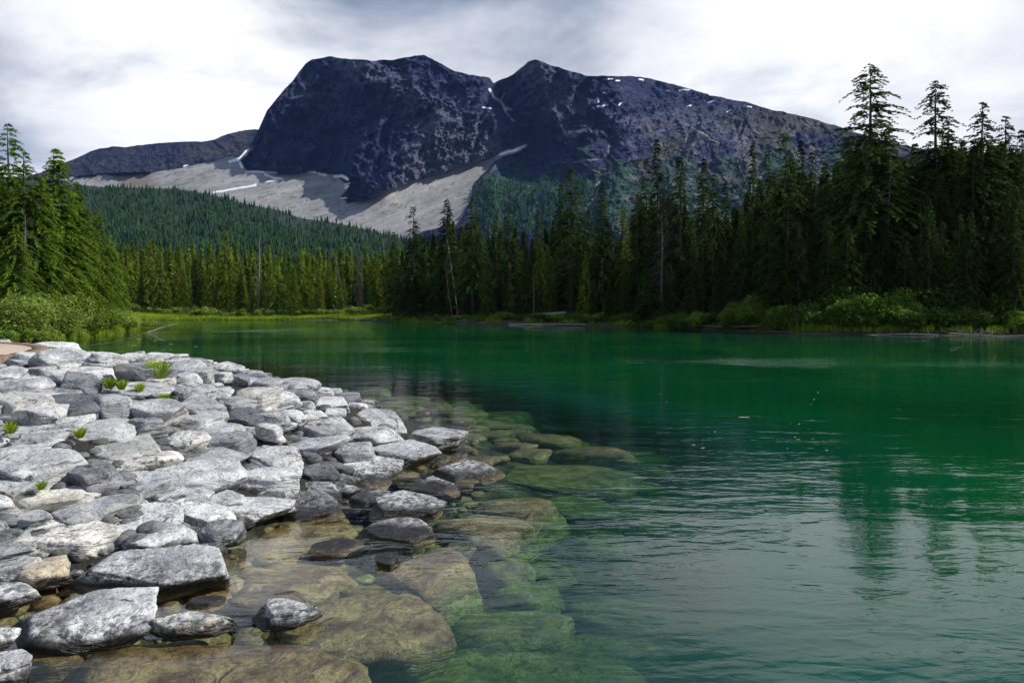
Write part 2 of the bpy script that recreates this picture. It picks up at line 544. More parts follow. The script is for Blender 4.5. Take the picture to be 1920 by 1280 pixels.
# ------------------------------------------------------------------ ground sheet
def axis(segs):
    out = [segs[0][0]]
    for a, b, s in segs:
        n = max(1, int(round((b - a) / s)))
        out += list(np.linspace(a, b, n + 1)[1:])
    return np.array(out)


gx = axis([(-6000, -600, 900), (-600, -120, 30), (-120, -42, 3), (-42, -14, 0.8), (-14, 6, 0.22), (6, 30, 0.8), (30, 120, 2.5), (120, 600, 30), (600, 6000, 900)])
gy = axis([(-1500, -60, 480), (-60, 0, 5), (0, 30, 0.25), (30, 75, 0.9), (75, 160, 1.3), (160, 420, 10), (420, 6600, 900)])
GX, GY = np.meshgrid(gx, gy)
gz, gd, gi, gk = ground_h(GX.ravel(), GY.ravel(), True)
far = np.hypot(GX.ravel(), GY.ravel())
gz = np.where(far > 420, 3.0, gz)
me = mk('ground', np.stack([GX.ravel(), GY.ravel(), gz], 1), grid_faces(len(gy), len(gx)), M_ground, True,
        {'rip': np.where(gd < 14, gk, gk * 0.3)})
tag(obj('ground', me), kind='structure')

# ------------------------------------------------------------------ the lake water (closed body)
wx = axis([(-76, -14, 1.2), (-14, 10, 0.3), (10, 40, 1.0), (40, 112, 2.4)])
wy = axis([(-20, 2, 1.5), (2, 24, 0.3), (24, 60, 1.0), (60, 148, 1.6)])
WX, WY = np.meshgrid(wx, wy)
dz, dd_, di_, dk_ = ground_h(WX.ravel(), WY.ravel(), True)
nr, nc = len(wy), len(wx)
top = np.stack([WX.ravel(), WY.ravel(), np.zeros(nr * nc)], 1)
bot = top.copy()
bot[:, 2] = -5.2
ft = grid_faces(nr, nc)
V = np.concatenate([top, bot])
fb = ft[:, ::-1] + nr * nc
N = nr * nc
ring = []
r0 = [c for c in range(nc)]
r1 = [r * nc + nc - 1 for r in range(nr)]
r2 = [(nr - 1) * nc + c for c in range(nc - 1, -1, -1)]
r3 = [r * nc for r in range(nr - 1, -1, -1)]
for rr in (r0, r1, r2, r3):
    for a, b in zip(rr[:-1], rr[1:]):
        ring.append((b, a, a + N, b + N))
depth = np.maximum(-dz, 0)
X_, Y_ = WX.ravel(), WY.ravel()
# wind-ruffled patches and the calm lee of the banks
q = fbm(np.stack([X_ * 0.025, Y_ * 0.05, X_ * 0], 1), 3)
ruf = 0.42 + 0.35 * q
ruf += 3.2 * np.exp(-((Y_ - 34 - 0.05 * X_) / 2.6) ** 2) * sstep(1, 12, X_)
ruf += 1.3 * np.exp(-((Y_ - 84 - 0.1 * X_) / 7.0) ** 2) * sstep(-34, -26, X_) * sstep(-4, -12, X_)
ruf += 0.35 * np.exp(-((Y_ - 24) / 5.0) ** 2) * sstep(-6, -2, X_) * sstep(5, 0, X_)
ruf *= 1 - 0.6 * sstep(50, 90, Y_) * sstep(-18, -10, X_)
ruf = ruf * (0.55 + 0.45 * sstep(0.0, 5.0, dd_))
pt = fbm(np.stack([X_ * 0.16, Y_ * 0.22, X_ * 0 + 3], 1), 3)
ruf = ruf * (0.42 + 0.95 * sstep(-0.28, 0.30, pt))
ruf = np.clip(ruf, 0.08, 3.6)
me = mk('lake_water', V, [ft, fb, np.array(ring)], M_water, False,
        {'depth': np.concatenate([depth, depth]), 'ruffle': np.concatenate([ruf, ruf])})
tag(obj('water', me), kind='structure')

# ------------------------------------------------------------------ mountain, ridge and forested hill
def interp(pts, x):
    p = np.array(pts, float)
    return np.interp(x, p[:, 0], p[:, 1])


RIDGE = [(40, 352), (130, 332), (200, 324), (290, 322), (330, 316), (400, 303), (436, 292), (448, 300), (462, 285), (474, 262), (486, 240),
         (500, 208), (530, 172), (550, 150), (560, 135), (572, 120), (585, 112), (620, 106), (660, 111), (700, 114), (740, 112),
         (775, 105), (795, 103), (820, 115), (850, 133), (880, 141), (905, 143), (918, 146), (925, 156), (935, 151), (960, 141),
         (975, 128), (990, 116), (1005, 112), (1030, 121), (1060, 131), (1100, 142), (1150, 142), (1200, 145), (1230, 150), (1290, 165),
         (1340, 180), (1400, 192), (1450, 206), (1500, 216), (1545, 229), (1580, 240), (1650, 262), (1720, 277), (1800, 292), (1960, 310)]
SCREE = [[(40, 352), (130, 330), (290, 322), (330, 314), (436, 285), (450, 300), (462, 318), (520, 326), (600, 322), (632, 328), (655, 350),
          (640, 368), (652, 380), (690, 371), (740, 355), (800, 333), (870, 312), (930, 290), (985, 268), (992, 274), (960, 290), (930, 303),
          (900, 332), (888, 348), (884, 376), (860, 420), (700, 460), (40, 460)]]
CLIFF = [(448, 290), (486, 230), (560, 90), (930, 90), (1010, 90), (1130, 130), (1190, 200), (1150, 262), (1010, 268), (985, 270), (930, 290), (870, 311),
         (800, 332), (690, 370), (655, 380), (640, 368), (655, 350), (635, 328), (600, 322), (520, 325), (462, 318)]
SNOW = [([(919, 168), (926, 182), (938, 190), (945, 200), (958, 206)], 3.2), ([(938, 190), (946, 175)], 1.5), ([(945, 204), (953, 217)], 2.6),
        ([(957, 221), (962, 226)], 2), ([(906, 202), (922, 204)], 1.6), ([(432, 303), (450, 297), (462, 285), (474, 277)], 4.0),
        ([(448, 300), (453, 313)], 2.6), ([(460, 321), (490, 323), (518, 325)], 2.0), ([(498, 328), (514, 334), (528, 335)], 2.3),
        ([(578, 322), (592, 323)], 1.8), ([(597, 325), (610, 328)], 3.0), ([(628, 331), (642, 330), (652, 336)], 3.6), ([(648, 346), (656, 343)], 2.0),
        ([(648, 352), (653, 349)], 2.5), ([(640, 372), (650, 371)], 1.2), ([(400, 361), (440, 354), (480, 348)], 2.0), ([(498, 341), (515, 338)], 1.3),
        ([(938, 291), (960, 283), (986, 272)], 2.4), ([(345, 312), (352, 310)], 1.5),
        ([(1110, 151), (1114, 151)], 1.8), ([(1155, 151), (1162, 152)], 1.8), ([(1140, 148), (1148, 148)], 1.2), ([(1198, 148), (1206, 150)], 1.8),
        ([(1250, 170), (1255, 171)], 2), ([(1274, 169), (1292, 168)], 1.4), ([(1330, 193), (1340, 189)], 2), ([(1330, 178), (1342, 179)], 1.3),
        ([(1402, 200), (1410, 201)], 1.5), ([(1287, 200), (1296, 198)], 1.6), ([(1121, 184), (1123, 191)], 2), ([(1119, 200), (1140, 196)], 1.5),
        ([(1131, 174), (1137, 175)], 1.5), ([(1161, 198), (1165, 194)], 1.6), ([(1363, 210), (1370, 205)], 1.3), ([(1144, 259), (1150, 258)], 2.8),
        ([(1308, 232), (1313, 230)], 1.5), ([(480, 345), (482, 346)], 0.8)]
WASH = [([(1147, 262), (1141, 280), (1130, 296), (1144, 306), (1140, 322), (1124, 345), (1113, 370), (1100, 395)], 4.0),
        ([(1060, 305), (1100, 300), (1130, 298)], 3.0), ([(1290, 232), (1320, 250), (1350, 268)], 2.4), ([(1090, 305), (1115, 318), (1135, 325)], 3)]


def lin(a):
    return np.array(a, float)


def build_mountain(name, ridge, d0, base_py, pxs, nrow, cliff, scree, seed, deep=900.0):
    nc_ = len(pxs)
    rj = interp(ridge, pxs)
    rj = rj + 2.2 * fbm(np.stack([pxs * 0.06, pxs * 0 + seed, pxs * 0], 1), 5, 0.6)
    tt = np.linspace(0, 1, nrow)[:, None]
    PX = np.repeat(pxs[None, :], nrow, 0)
    PY = base_py * (1 - tt) + rj[None, :] * tt
    fx, fy = PX.ravel(), PY.ravel()
    wob = fbm(np.stack([fx * 0.035, fy * 0.035, fx * 0 + seed], 1), 5, 0.6) * 9
    wx_, wy_ = fx + wob, fy + 0.7 * wob
    def sdist(poly):
        d = poly_dist(wx_, wy_, poly, True)
        return np.where(inside(wx_, wy_, poly), d, -d)
    wob2 = wob * 0.35
    s_scree = np.full(fx.shape, -99.0)
    for p in scree:
        d = poly_dist(fx + wob2, fy + wob2, p, True)
        s_scree = np.maximum(s_scree, np.where(inside(fx + wob2, fy + wob2, p), d, -d))
    m_scree = sstep(-1.5, 1.5, s_scree)
    m_cliff = sstep(-8, 8, sdist(cliff)) * (1 - m_scree) if cliff else (fx * 0)
    slope = 0.72 + 1.15 * m_cliff - 0.10 * m_scree
    # walk up each column of a coarse regular grid, distance grows with the slope of the terrain
    qx = np.arange(pxs[0], pxs[-1] + 8, 7.0)
    qy = np.arange(base_py, 78, -3.0)
    QX, QY = np.meshgrid(qx, qy)
    sq = np.full(QX.shape, 0.72)
    if cliff:
        dq = poly_dist(QX.ravel(), QY.ravel(), cliff, True).reshape(QX.shape)
        mq = sstep(-8, 8, np.where(inside(QX, QY, cliff), dq, -dq))
        sq = sq + 1.15 * mq
    for p in scree:
        sq = np.where(inside(QX, QY, p), 0.62, sq)
    DQ = np.zeros(QX.shape)
    DQ[0] = d0
    for r in range(1, len(qy)):
        den_ = np.maximum(sq[r] - (HOR - qy[r]) / F, 0.18)
        DQ[r] = DQ[r - 1] + DQ[r - 1] / F * 3.0 / den_
    k = np.hanning(9)
    k /= k.sum()
    for _ in range(2):
        DQ = np.apply_along_axis(lambda a: np.convolve(np.pad(a, 4, 'edge'), k, 'valid'), 1, DQ)
    ix = np.clip((fx - qx[0]) / 7.0, 0, len(qx) - 1.001)
    iy = np.clip((base_py - fy) / 3.0, 0, len(qy) - 1.001)
    i0, j0 = ix.astype(int), iy.astype(int)
    fx_, fy_ = ix - i0, iy - j0
    D = (DQ[j0, i0] * (1 - fx_) + DQ[j0, i0 + 1] * fx_) * (1 - fy_) + (DQ[j0 + 1, i0] * (1 - fx_) + DQ[j0 + 1, i0 + 1] * fx_) * fy_
    cl = m_cliff
    if name == 'mountain':
        # big left-facing wall of the butte, folded along the buttress line
        fold = interp([(100, 760), (160, 775), (225, 830), (270, 790), (330, 730), (380, 672), (460, 650)], fy)
        D += np.clip(fold - fx, 0, 400) * 0.80 * 0.72 * sstep(440, 640, fx) * (1 - 0.6 * m_scree)
        cou = interp([(140, 925), (200, 945), (270, 985), (330, 985)], fy)
        tri = np.where(fx < cou, np.clip(fx - fold, 0, None), np.clip(cou - fold, 0, None) * np.clip(1 - (fx - cou) / 110, 0, 1))
        D += 0.80 * tri * sstep(372, 300, fy)
        D += np.clip(500 - fx, 0, 50) * 4.0 * sstep(448, 462, fx) * (1 - m_scree)
        r = poly_dist(fx, fy, [(835, 222), (800, 262), (760, 300), (720, 350)])
        D -= 42 * np.exp(-(r / 26) ** 2)
        r = poly_dist(fx, fy, [(870, 150), (900, 190), (940, 240), (975, 265)])
        D -= 40 * np.exp(-(r / 22) ** 2)
        r = poly_dist(fx, fy, [(690, 120), (720, 150), (760, 180)])
        D -= 30 * np.exp(-(r / 20) ** 2)
        r = poly_dist(fx, fy, [(600, 118), (575, 170), (560, 210)])
        D -= 24 * np.exp(-(r / 18) ** 2)
        # bowl below the top
        r = np.hypot((fx - 690) / 1.5, fy - 215)
        D += 55 * np.exp(-(r / 60) ** 2)
        # couloir between the summits, stream gully further right
        r = poly_dist(fx, fy, [(925, 140), (928, 175), (945, 200), (958, 230), (978, 255), (1000, 276)])
        D += 95 * np.exp(-(r / 13) ** 2)
        r = poly_dist(fx, fy, [(1147, 240), (1141, 280), (1132, 297), (1142, 310), (1124, 345), (1100, 395)])
        D += 45 * np.exp(-(r / 12) ** 2)
        # right peak: fold down from the summit
        fold2 = interp([(100, 1005), (160, 1012), (220, 1040), (270, 1075), (330, 1150)], fy)
        D += np.clip(fold2 - fx, 0, 120) * 0.9 * sstep(925, 945, fx) * (1 - m_scree)
        for gp in ([(1100, 145), (1090, 190), (1120, 230), (1145, 262)], [(1230, 155), (1200, 200), (1170, 235), (1148, 260)],
                   [(1330, 190), (1300, 240), (1260, 290), (1230, 350)], [(1040, 130), (1050, 180), (1075, 230), (1090, 270)]):
            r = poly_dist(fx, fy, gp)
            D += 34 * np.exp(-(r / 11) ** 2)
    u, v = fx * 1.6, fy * 1.6
    wr = fbm(np.stack([u * 0.006, v * 0.006, u * 0 + seed + 3], 1), 4) * 60
    rid = fbm(np.stack([(u + wr + 0.45 * v) * 0.011, (v - wr) * 0.0065, u * 0 + seed], 1), 7, 0.60, ridged=True)
    rid2 = fbm(np.stack([(u - 0.6 * v + wr) * 0.022, (v + 0.2 * u) * 0.018, u * 0 + seed + 9], 1), 5, 0.62, ridged=True)
    amp = 75 * cl + 34 * (1 - cl) * (1 - m_scree) + 1.2 * m_scree
    amp2 = 46 * cl + 24 * (1 - cl) * (1 - m_scree) + 0.8 * m_scree
    rid3 = fbm(np.stack([(u + 0.5 * v + wr) * 0.055, (v - 0.3 * u) * 0.045, u * 0 + seed + 21], 1), 4, 0.6, ridged=True)
    chut = fbm(np.stack([(u + 0.35 * v + wr * 0.5) * 0.020, (v + 0.2 * u) * 0.0045, u * 0 + seed + 61], 1), 4, 0.5, ridged=True)
    bed = fbm(np.stack([(u + wr) * 0.006, (v + 0.42 * u + wr * 0.4) * 0.045, u * 0 + seed + 71], 1), 4, 0.6, ridged=True)
    D = D - (38 * cl + 16 * (1 - cl) * (1 - m_scree)) * chut - (13 * cl + 9 * (1 - cl) * (1 - m_scree)) * bed
    D = D - amp * rid - amp2 * rid2 - (15 * cl + 9 * (1 - cl) * (1 - m_scree) + 0.5 * m_scree) * rid3
    D += m_scree * 3 * fbm(np.stack([u * 0.008, v * 0.012, u * 0], 1), 3)
    X = (fx - CX) / F * D
    Z = H + (HOR - fy) / F * D
    # colours (albedo, with sun on outcrops and shade in creases painted in)
    snow = np.zeros(fx.shape)
    for pts, wd in SNOW:
        snow = np.maximum(snow, sstep(wd * 0.75 + 1.3, wd * 0.75 - 1.0, poly_dist(fx + wob * 0.35, fy + wob * 0.2, pts)))
    wash = np.zeros(fx.shape)
    for pts, wd in WASH:
        wash = np.maximum(wash, sstep(wd * 0.6 + 2, wd * 0.6 - 2, poly_dist(fx + wob, fy, pts)))
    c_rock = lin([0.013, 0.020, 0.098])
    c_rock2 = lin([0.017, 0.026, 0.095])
    c_brn = lin([0.098, 0.092, 0.058])
    c_veg = lin([0.034, 0.098, 0.042])
    c_scr = lin([0.31, 0.305, 0.30])
    C = c_rock + (c_rock2 - c_rock) * sstep(700, 1150, fx)[:, None]
    nb = fbm(np.stack([u * 0.01, v * 0.022, u * 0 + 4], 1), 5, 0.6)
    brn = sstep(-0.25, 0.35, nb + 0.6 * sstep(1100, 1250, fx) - 0.5) * sstep(175, 235, fy) * sstep(1090, 1190, fx)
    sun_reg = (0.75 * np.exp(-(poly_dist(fx, fy, [(845, 235), (800, 290), (790, 320), (900, 280)]) / 55) ** 2)
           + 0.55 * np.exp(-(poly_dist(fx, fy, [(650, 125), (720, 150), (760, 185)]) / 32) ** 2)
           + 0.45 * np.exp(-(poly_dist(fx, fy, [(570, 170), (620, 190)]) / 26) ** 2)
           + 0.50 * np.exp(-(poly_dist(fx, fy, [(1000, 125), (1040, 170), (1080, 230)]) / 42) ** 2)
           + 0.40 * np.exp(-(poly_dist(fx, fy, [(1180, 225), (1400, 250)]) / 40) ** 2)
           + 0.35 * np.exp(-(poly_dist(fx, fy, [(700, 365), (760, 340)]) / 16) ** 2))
    pale = sstep(0.42, 0.80, 0.25 * rid2 + 0.45 * rid3 + 0.4 * bed + sun_reg) * (0.36 + 0.64 * np.clip(sun_reg * 1.6, 0, 1))  # sunlit outcrops painted paler into the rock colour, broken up by the relief
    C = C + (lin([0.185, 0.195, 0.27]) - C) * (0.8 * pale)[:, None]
    crev_shade = sstep(-0.02, -0.30, 0.35 * rid2 + 0.35 * rid3 + 0.3 * chut)  # hollows between the ribs, their shade darkened into the rock colour
    C = C * (1 - 0.6 * crev_shade)[:, None]
    C = C + (c_brn - C) * brn[:, None] * (1 - 0.4 * pale)[:, None]
    nv = fbm(np.stack([u * 0.016, v * 0.02, u * 0 + 11], 1), 5, 0.62)
    veg = sstep(0.02, 0.22, nv + 0.60 * sstep(270, 380, fy) - 0.12) * sstep(235, 300, fy) * sstep(880, 930, fx) * (1 - m_scree)
    veg *= 1 - sstep(3, 40, poly_dist(fx, fy, [(960, 290), (1010, 285), (1050, 310)])) * 0 
    C = C + (c_veg - C) * veg[:, None]
    npz = fbm(np.stack([(u + 0.7 * v) * 0.02, (v - 0.5 * u) * 0.05, u * 0 + 51], 1), 5, 0.65)
    pz = sstep(0.08, 0.30, npz) * sstep(215, 260, fy) * sstep(1130, 1200, fx) * sstep(1640, 1500, fx)
    C = C + (lin([0.27, 0.26, 0.25]) - C) * (0.75 * pz)[:, None]
    if name != 'mountain':
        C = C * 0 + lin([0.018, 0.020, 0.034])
        C = C + (lin([0.07, 0.056, 0.045]) - C) * sstep(0.0, 0.3, nb)[:, None] * 0.8
    # runnels and debris streaks down the fans
    al = np.where(fx > 640, fx * 0.9 - fy * 0.42, fx * 0.97 - fy * 0.2)
    ac_ = np.where(fx > 640, fx * 0.42 + fy * 0.9, fx * 0.2 + fy * 0.97)
    st = fbm(np.stack([al * 0.012, ac_ * 0.11, fx * 0 + 31], 1), 5, 0.6)
    st2 = fbm(np.stack([al * 0.05, ac_ * 0.30, fx * 0 + 37], 1), 4, 0.7)
    scr_c = c_scr[None] * (1 + 0.42 * st + 0.35 * st2)[:, None]
    scr_c = scr_c * (1 - 0.55 * sstep(0.28, 0.42, st2))[:, None]
    C = C + (scr_c - C) * m_scree[:, None]
    # the low shelf at the left: reddish and green patches on the talus
    shelf = m_scree * sstep(470, 330, fx) * sstep(-0.1, 0.2, nb)
    C = C + (lin([0.20, 0.165, 0.13]) - C) * (0.7 * shelf)[:, None]
    C = C + (lin([0.32, 0.30, 0.28]) - C) * wash[:, None]
    smoo = np.maximum(m_scree, wash * 0.7)
    V = np.stack([X, D, Z], 1)
    faces = grid_faces(nrow, nc_)
    # back slope so that the massif has real depth
    back = []
    last = V[-nc_:]
    prev = last
    extra, ef = [], []
    base = len(V)
    for j, (dy, dzf) in enumerate(((60, 0.985), (220, 0.88), (deep, 0.35), (deep * 1.8, 0.0))):
        nv_ = last.copy()
        s = (last[:, 1] + dy) / last[:, 1]
        nv_[:, 0] = last[:, 0] * s
        nv_[:, 1] = last[:, 1] + dy
        nv_[:, 2] = last[:, 2] * dzf - (2 if j == 3 else 0)
        extra.append(nv_)
        a0 = base - nc_ if j == 0 else base + (j - 1) * nc_
        b0 = base + j * nc_
        i = np.arange(nc_ - 1)
        ef.append(np.stack([a0 + i, a0 + i + 1, b0 + i + 1, b0 + i], 1))
    V = np.concatenate([V] + extra)
    # skirt down to the valley floor in front
    i = np.arange(nc_ - 1)
    sk = V[:nc_].copy()
    sk[:, 2] = -2
    sb = len(V)
    V = np.concatenate([V, sk])
    ef.append(np.stack([sb + i, sb + i + 1, i + 1, i], 1))
    nx = 5 * nc_
    pad = lambda a, val: np.concatenate([a, np.full((nx,) + a.shape[1:], 0.0) + val])
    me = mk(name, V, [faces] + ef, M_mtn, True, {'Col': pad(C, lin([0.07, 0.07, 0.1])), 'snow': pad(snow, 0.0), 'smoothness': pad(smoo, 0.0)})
    tag(obj(name, me), kind='structure')
    return dict(fx=fx, fy=fy, X=X, Y=D, Z=Z, veg=veg, scree=m_scree)


MT = build_mountain('mountain', RIDGE, 2000.0, 440.0, np.arange(40, 1962, 1.7), 230, CLIFF, SCREE, 2.0)
LRIDGE = [(-500, 400), (-200, 370), (0, 345), (80, 322), (130, 301), (160, 289), (185, 279), (210, 275), (235, 276), (260, 272), (300, 268),
          (340, 267), (375, 265), (400, 262), (418, 254), (430, 250), (450, 245), (480, 243), (520, 248)]
build_mountain('ridge', LRIDGE, 3500.0, 345.0, np.arange(-500, 520, 2.0), 80, None, [], 8.0, 600.0)

# forested hill below the mountain
HCREST = [(-700, 330), (-200, 335), (100, 340), (180, 350), (250, 352), (330, 354), (400, 366), (450, 380), (520, 394), (560, 408), (600, 414),
          (640, 420), (700, 434), (760, 449), (900, 480), (1200, 510), (2400, 530)]


def hill_pt(px, t):
    """t 0..1 from the foot of the hill to its crest"""
    px = np.asarray(px, float)
    cr_ = interp(HCREST, px)
    py = 572 + (cr_ - 572) * t
    d = 330 + 1150 * t ** 0.85 + 60 * fbm(np.stack([px * 0.012, t * 3, px * 0], 1), 4) * t
    return (px - CX) / F * d, d, H + (HOR - py) / F * d


pxs = np.arange(-700, 2400, 10.0)
rows = []
for t_ in np.linspace(0, 1, 40):
    rows.append(np.stack(hill_pt(pxs, np.full(pxs.shape, t_)), 1))
b1_ = rows[-1].copy()
b1_[:, 1] += 120
b1_[:, 0] *= b1_[:, 1] / rows[-1][:, 1]
b1_[:, 2] -= 12
b2_ = b1_.copy()
b2_[:, 1] += 500
b2_[:, 2] = -1
rows += [b1_, b2_]
me = mk('hill', np.concatenate(rows), grid_faces(len(rows), len(pxs)), M_hill, True)
tag(obj('hill', me), kind='structure')


# low-poly conifer templates for the far woods
def far_tree(seed, tiers=5, seg=6):
    r = np.random.RandomState(seed)
    V, Fc = [], []
    for k in range(tiers):
        z0 = 0.06 + 0.80 * k / tiers
        z1 = min(1.0, z0 + 1.7 / tiers + 0.08)
        rad = 0.19 * (1 - 0.86 * k / tiers) * r.uniform(0.8, 1.2)
        a = np.arange(seg) / seg * 6.283 + r.rand() * 6
        rr = rad * r.uniform(0.55, 1.3, seg)
        b = len(V)
        for i in range(seg):
            V.append((math.cos(a[i]) * rr[i], math.sin(a[i]) * rr[i], z0 + r.uniform(-0.05, 0.04)))
        V.append((r.uniform(-.01, .01), 0, z1 if k < tiers - 1 else 1.0))
        for i in range(seg):
            Fc.append((b + i, b + (i + 1) % seg, b + seg))
    return np.array(V), np.array(Fc), np.array([v[2] for v in V])


TPL = [far_tree(s, 4 + s % 3, 5 + s % 3) for s in range(10)]


def scatter_trees(name, P, hts, seed, mat, label):
    r = np.random.RandomState(seed)
    VV, FF, TT = [], [], []
    which = r.randint(0, len(TPL), len(P))
    base = 0
    for k in range(len(TPL)):
        idx = np.nonzero(which == k)[0]
        if not len(idx):
            continue
        v, f, tp = TPL[k]
        a = r.rand(len(idx)) * 6.283
        ca, sa = np.cos(a), np.sin(a)
        h_ = hts[idx]
        wd = h_ * r.uniform(0.75, 1.25, len(idx))
        x = (v[None, :, 0] * ca[:, None] - v[None, :, 1] * sa[:, None]) * wd[:, None] + P[idx, 0][:, None]
        y = (v[None, :, 0] * sa[:, None] + v[None, :, 1] * ca[:, None]) * wd[:, None] + P[idx, 1][:, None]
        z = v[None, :, 2] * h_[:, None] + P[idx, 2][:, None]
        VV.append(np.stack([x, y, z], 2).reshape(-1, 3))
        FF.append((f[None] + (np.arange(len(idx)) * len(v))[:, None, None] + base).reshape(-1, 3))
        TT.append((r.uniform(0, 1.0, len(idx))[:, None] + 0 * v[None, :, 2]).ravel())
        base += len(idx) * len(v)
    me = mk(name, np.concatenate(VV), np.concatenate(FF), mat, False, {'tip': np.concatenate(TT)})
    return tag(obj(name, me), label=label, kind='stuff')


r = np.random.RandomState(3)
n = 15000
t_ = r.rand(n) ** 1.15
px_ = r.uniform(120, 1250, n)
x, y, z = hill_pt(px_, t_)
py_ = HOR - (z - H) / y * F
clear = (np.hypot((px_ - 560) / 2.6, (py_ - 414) / 0.9) < 14) & (r.rand(n) < 0.85)
clear |= (np.hypot((px_ - 635) / 2.6, py_ - 423) < 9) & (r.rand(n) < 0.6)
keep = ~clear
P = np.stack([x, y, z - 0.5], 1)[keep]
scatter_trees('hillside_forest', P, (r.uniform(6, 17, n) * (0.8 + 0.25 * (1 - t_)) * (1 + 0.35 * fbm(np.stack([x * 0.02, y * 0.02, x * 0], 1), 3)))[keep], 4, M_far,
              'dense conifer forest covering the low hill below the pale scree')

# conifers on the mountain's lower slopes
vg = MT['veg']
fxm, fym = MT['fx'], MT['fy']
wood = (vg > 0.45)
dense = inside(fxm, fym, [(886, 350), (905, 335), (940, 340), (975, 338), (1010, 330), (1060, 320), (1100, 345), (1115, 400), (1100, 440), (880, 440), (884, 378)])
pr = np.where(dense, 0.16, 0.012 * wood * sstep(250, 330, fym)) * (1 - MT['scree']) * (vg > -1)
pr = pr * (fxm < 1900)
sel = r.rand(len(pr)) < pr
P = np.stack([MT['X'][sel], MT['Y'][sel] - 1, MT['Z'][sel] - 1], 1)
scatter_trees('mountainside_forest', P, r.uniform(8, 17, len(P)), 5, M_far, 'dark wood climbing the lower right slope of the mountain')
print('far trees', len(P), keep.sum())

# haze
hz = mk('haze', np.array([(x, y, z) for x in (-6100, 6100) for y in (-1600, 6800) for z in (-7.5, 1150)], float),
        np.array([(0, 1, 3, 2), (4, 6, 7, 5), (0, 4, 5, 1), (2, 3, 7, 6), (0, 2, 6, 4), (1, 5, 7, 3)]), None or M_ground)
hz.materials.clear()
hm, ht = new_mat('haze')
pv = ht.n('ShaderNodeVolumePrincipled', None, Color=(0.22, 0.42, 1.0), Density=2.6e-5)
ht.n('ShaderNodeOutputMaterial', None, Volume=pv)
hz.materials.append(hm)
USE_HAZE = True
if USE_HAZE:
    tag(obj('haze', hz), kind='stuff')

# ------------------------------------------------------------------ rocks
import bmesh


def ico(sub):
    bm = bmesh.new()
    bmesh.ops.create_icosphere(bm, subdivisions=sub, radius=1)
    V = np.array([v.co[:] for v in bm.verts])
    Fc = np.array([[v.index for v in f.verts] for f in bm.faces])
    bm.free()
    return V, Fc


ICO = {k: ico(k) for k in (3, 4, 5, 6)}
ROT = lambda a: np.array([[math.cos(a), -math.sin(a), 0], [math.sin(a), math.cos(a), 0], [0, 0, 1]])


def rock_shape(w_, d_, h_, seed, sub=4, slab=0.5, pts=None, rough=1.0):
    """angular boulder: a rounded intersection of half-spaces, then worn by noise"""
    r = np.random.RandomState(seed)
    D, Fc = ICO[sub]
    ns, ds = [], []
    tx, ty = r.uniform(-0.16, 0.16), r.uniform(-0.12, 0.12)
    ns.append((tx, ty, 1.0)); ds.append(r.uniform(0.50, 0.72))
    ns.append((r.uniform(-0.5, 0.5), r.uniform(-0.6, 0.1), 1.0)); ds.append(r.uniform(0.72, 0.95))
    ns.append((r.uniform(-.2, .2), r.uniform(-.2, .2), -1.0)); ds.append(0.75)
    k = r.randint(5, 8)
    a0 = r.rand() * 6.28
    for i in range(k):
        a = a0 + i * 6.283 / k + r.uniform(-0.38, 0.38)
        ns.append((math.cos(a), math.sin(a), r.uniform(-0.45, 0.40)))
        ds.append(r.uniform(0.68, 1.0))
    for i in range(4):
        a = r.rand() * 6.283
        ns.append((math.cos(a), math.sin(a), r.uniform(0.3, 1.1)))
        ds.append(r.uniform(0.82, 1.02))
    ns = np.array(ns)
    ns /= np.linalg.norm(ns, axis=1)[:, None]
    ds = np.array(ds)
    c = np.maximum(D @ ns.T, 1e-3) / ds[None]
    pw = 42.0
    rad = (np.sum(c ** pw, 1)) ** (-1 / pw)
    V = D * rad[:, None]
    # normalise the extents
    mn, mx = V.min(0), V.max(0)
    V = (V - (mn + mx) / 2) / (mx - mn)
    V = V * np.array([w_, d_, h_])
    s = (w_ * d_ * h_) ** (1 / 3)
    nrmv = V / (np.linalg.norm(V, axis=1)[:, None] + 1e-6)
    o = r.rand(3) * 50
    V = V + nrmv * (fbm(V / s * 1.1 + o, 3)[:, None] * 0.05 * s * rough)
    # bedding steps: pull sides in and out along the strata
    q = fbm(np.stack([V[:, 0] / s * 0.8 + o[0], V[:, 1] / s * 0.8 + o[1], V[:, 2] / s * 7 + o[2]], 1), 3)
    lat = V.copy(); lat[:, 2] = 0
    lat /= (np.linalg.norm(lat, axis=1)[:, None] + 1e-6)
    V = V + lat * (q[:, None] * 0.075 * s * rough)
    V = V + nrmv * (fbm(V / s * 5 + o, 4, 0.6, ridged=True)[:, None] * 0.024 * s * rough)
    return V, Fc


TONES = {'w': (1.25, 1.25, 1.24), 'l': (1.06, 1.06, 1.06), 'm': (0.82, 0.83, 0.85), 'd': (0.50, 0.51, 0.54), 'k': (0.33, 0.34, 0.37),
         'c': (1.25, 1.20, 1.10), 't': (1.0, 0.86, 0.66), 'p': (1.15, 1.12, 1.06)}
placed = []     # (x, y, radius)


def add_rock(x, y, zc, w_, d_, h_, seed, tone, label, cat='boulder', group=None, tilt=(0, 0, 0), sub=4, name='boulder'):
    V, Fc = rock_shape(w_, d_, h_, seed, sub)
    me = mk(name, V, Fc, M_rock, True)
    o = obj(name, me, None, (x, y, zc), tilt)
    r = random.Random(seed)
    b = r.uniform(0.9, 1.1)
    tn = TONES[tone]
    o.color = (tn[0] * b, tn[1] * b, tn[2] * b, 1)
    tag(o, label, cat, group)
    placed.append((x, y, 0.5 * max(w_, d_)))
    return o


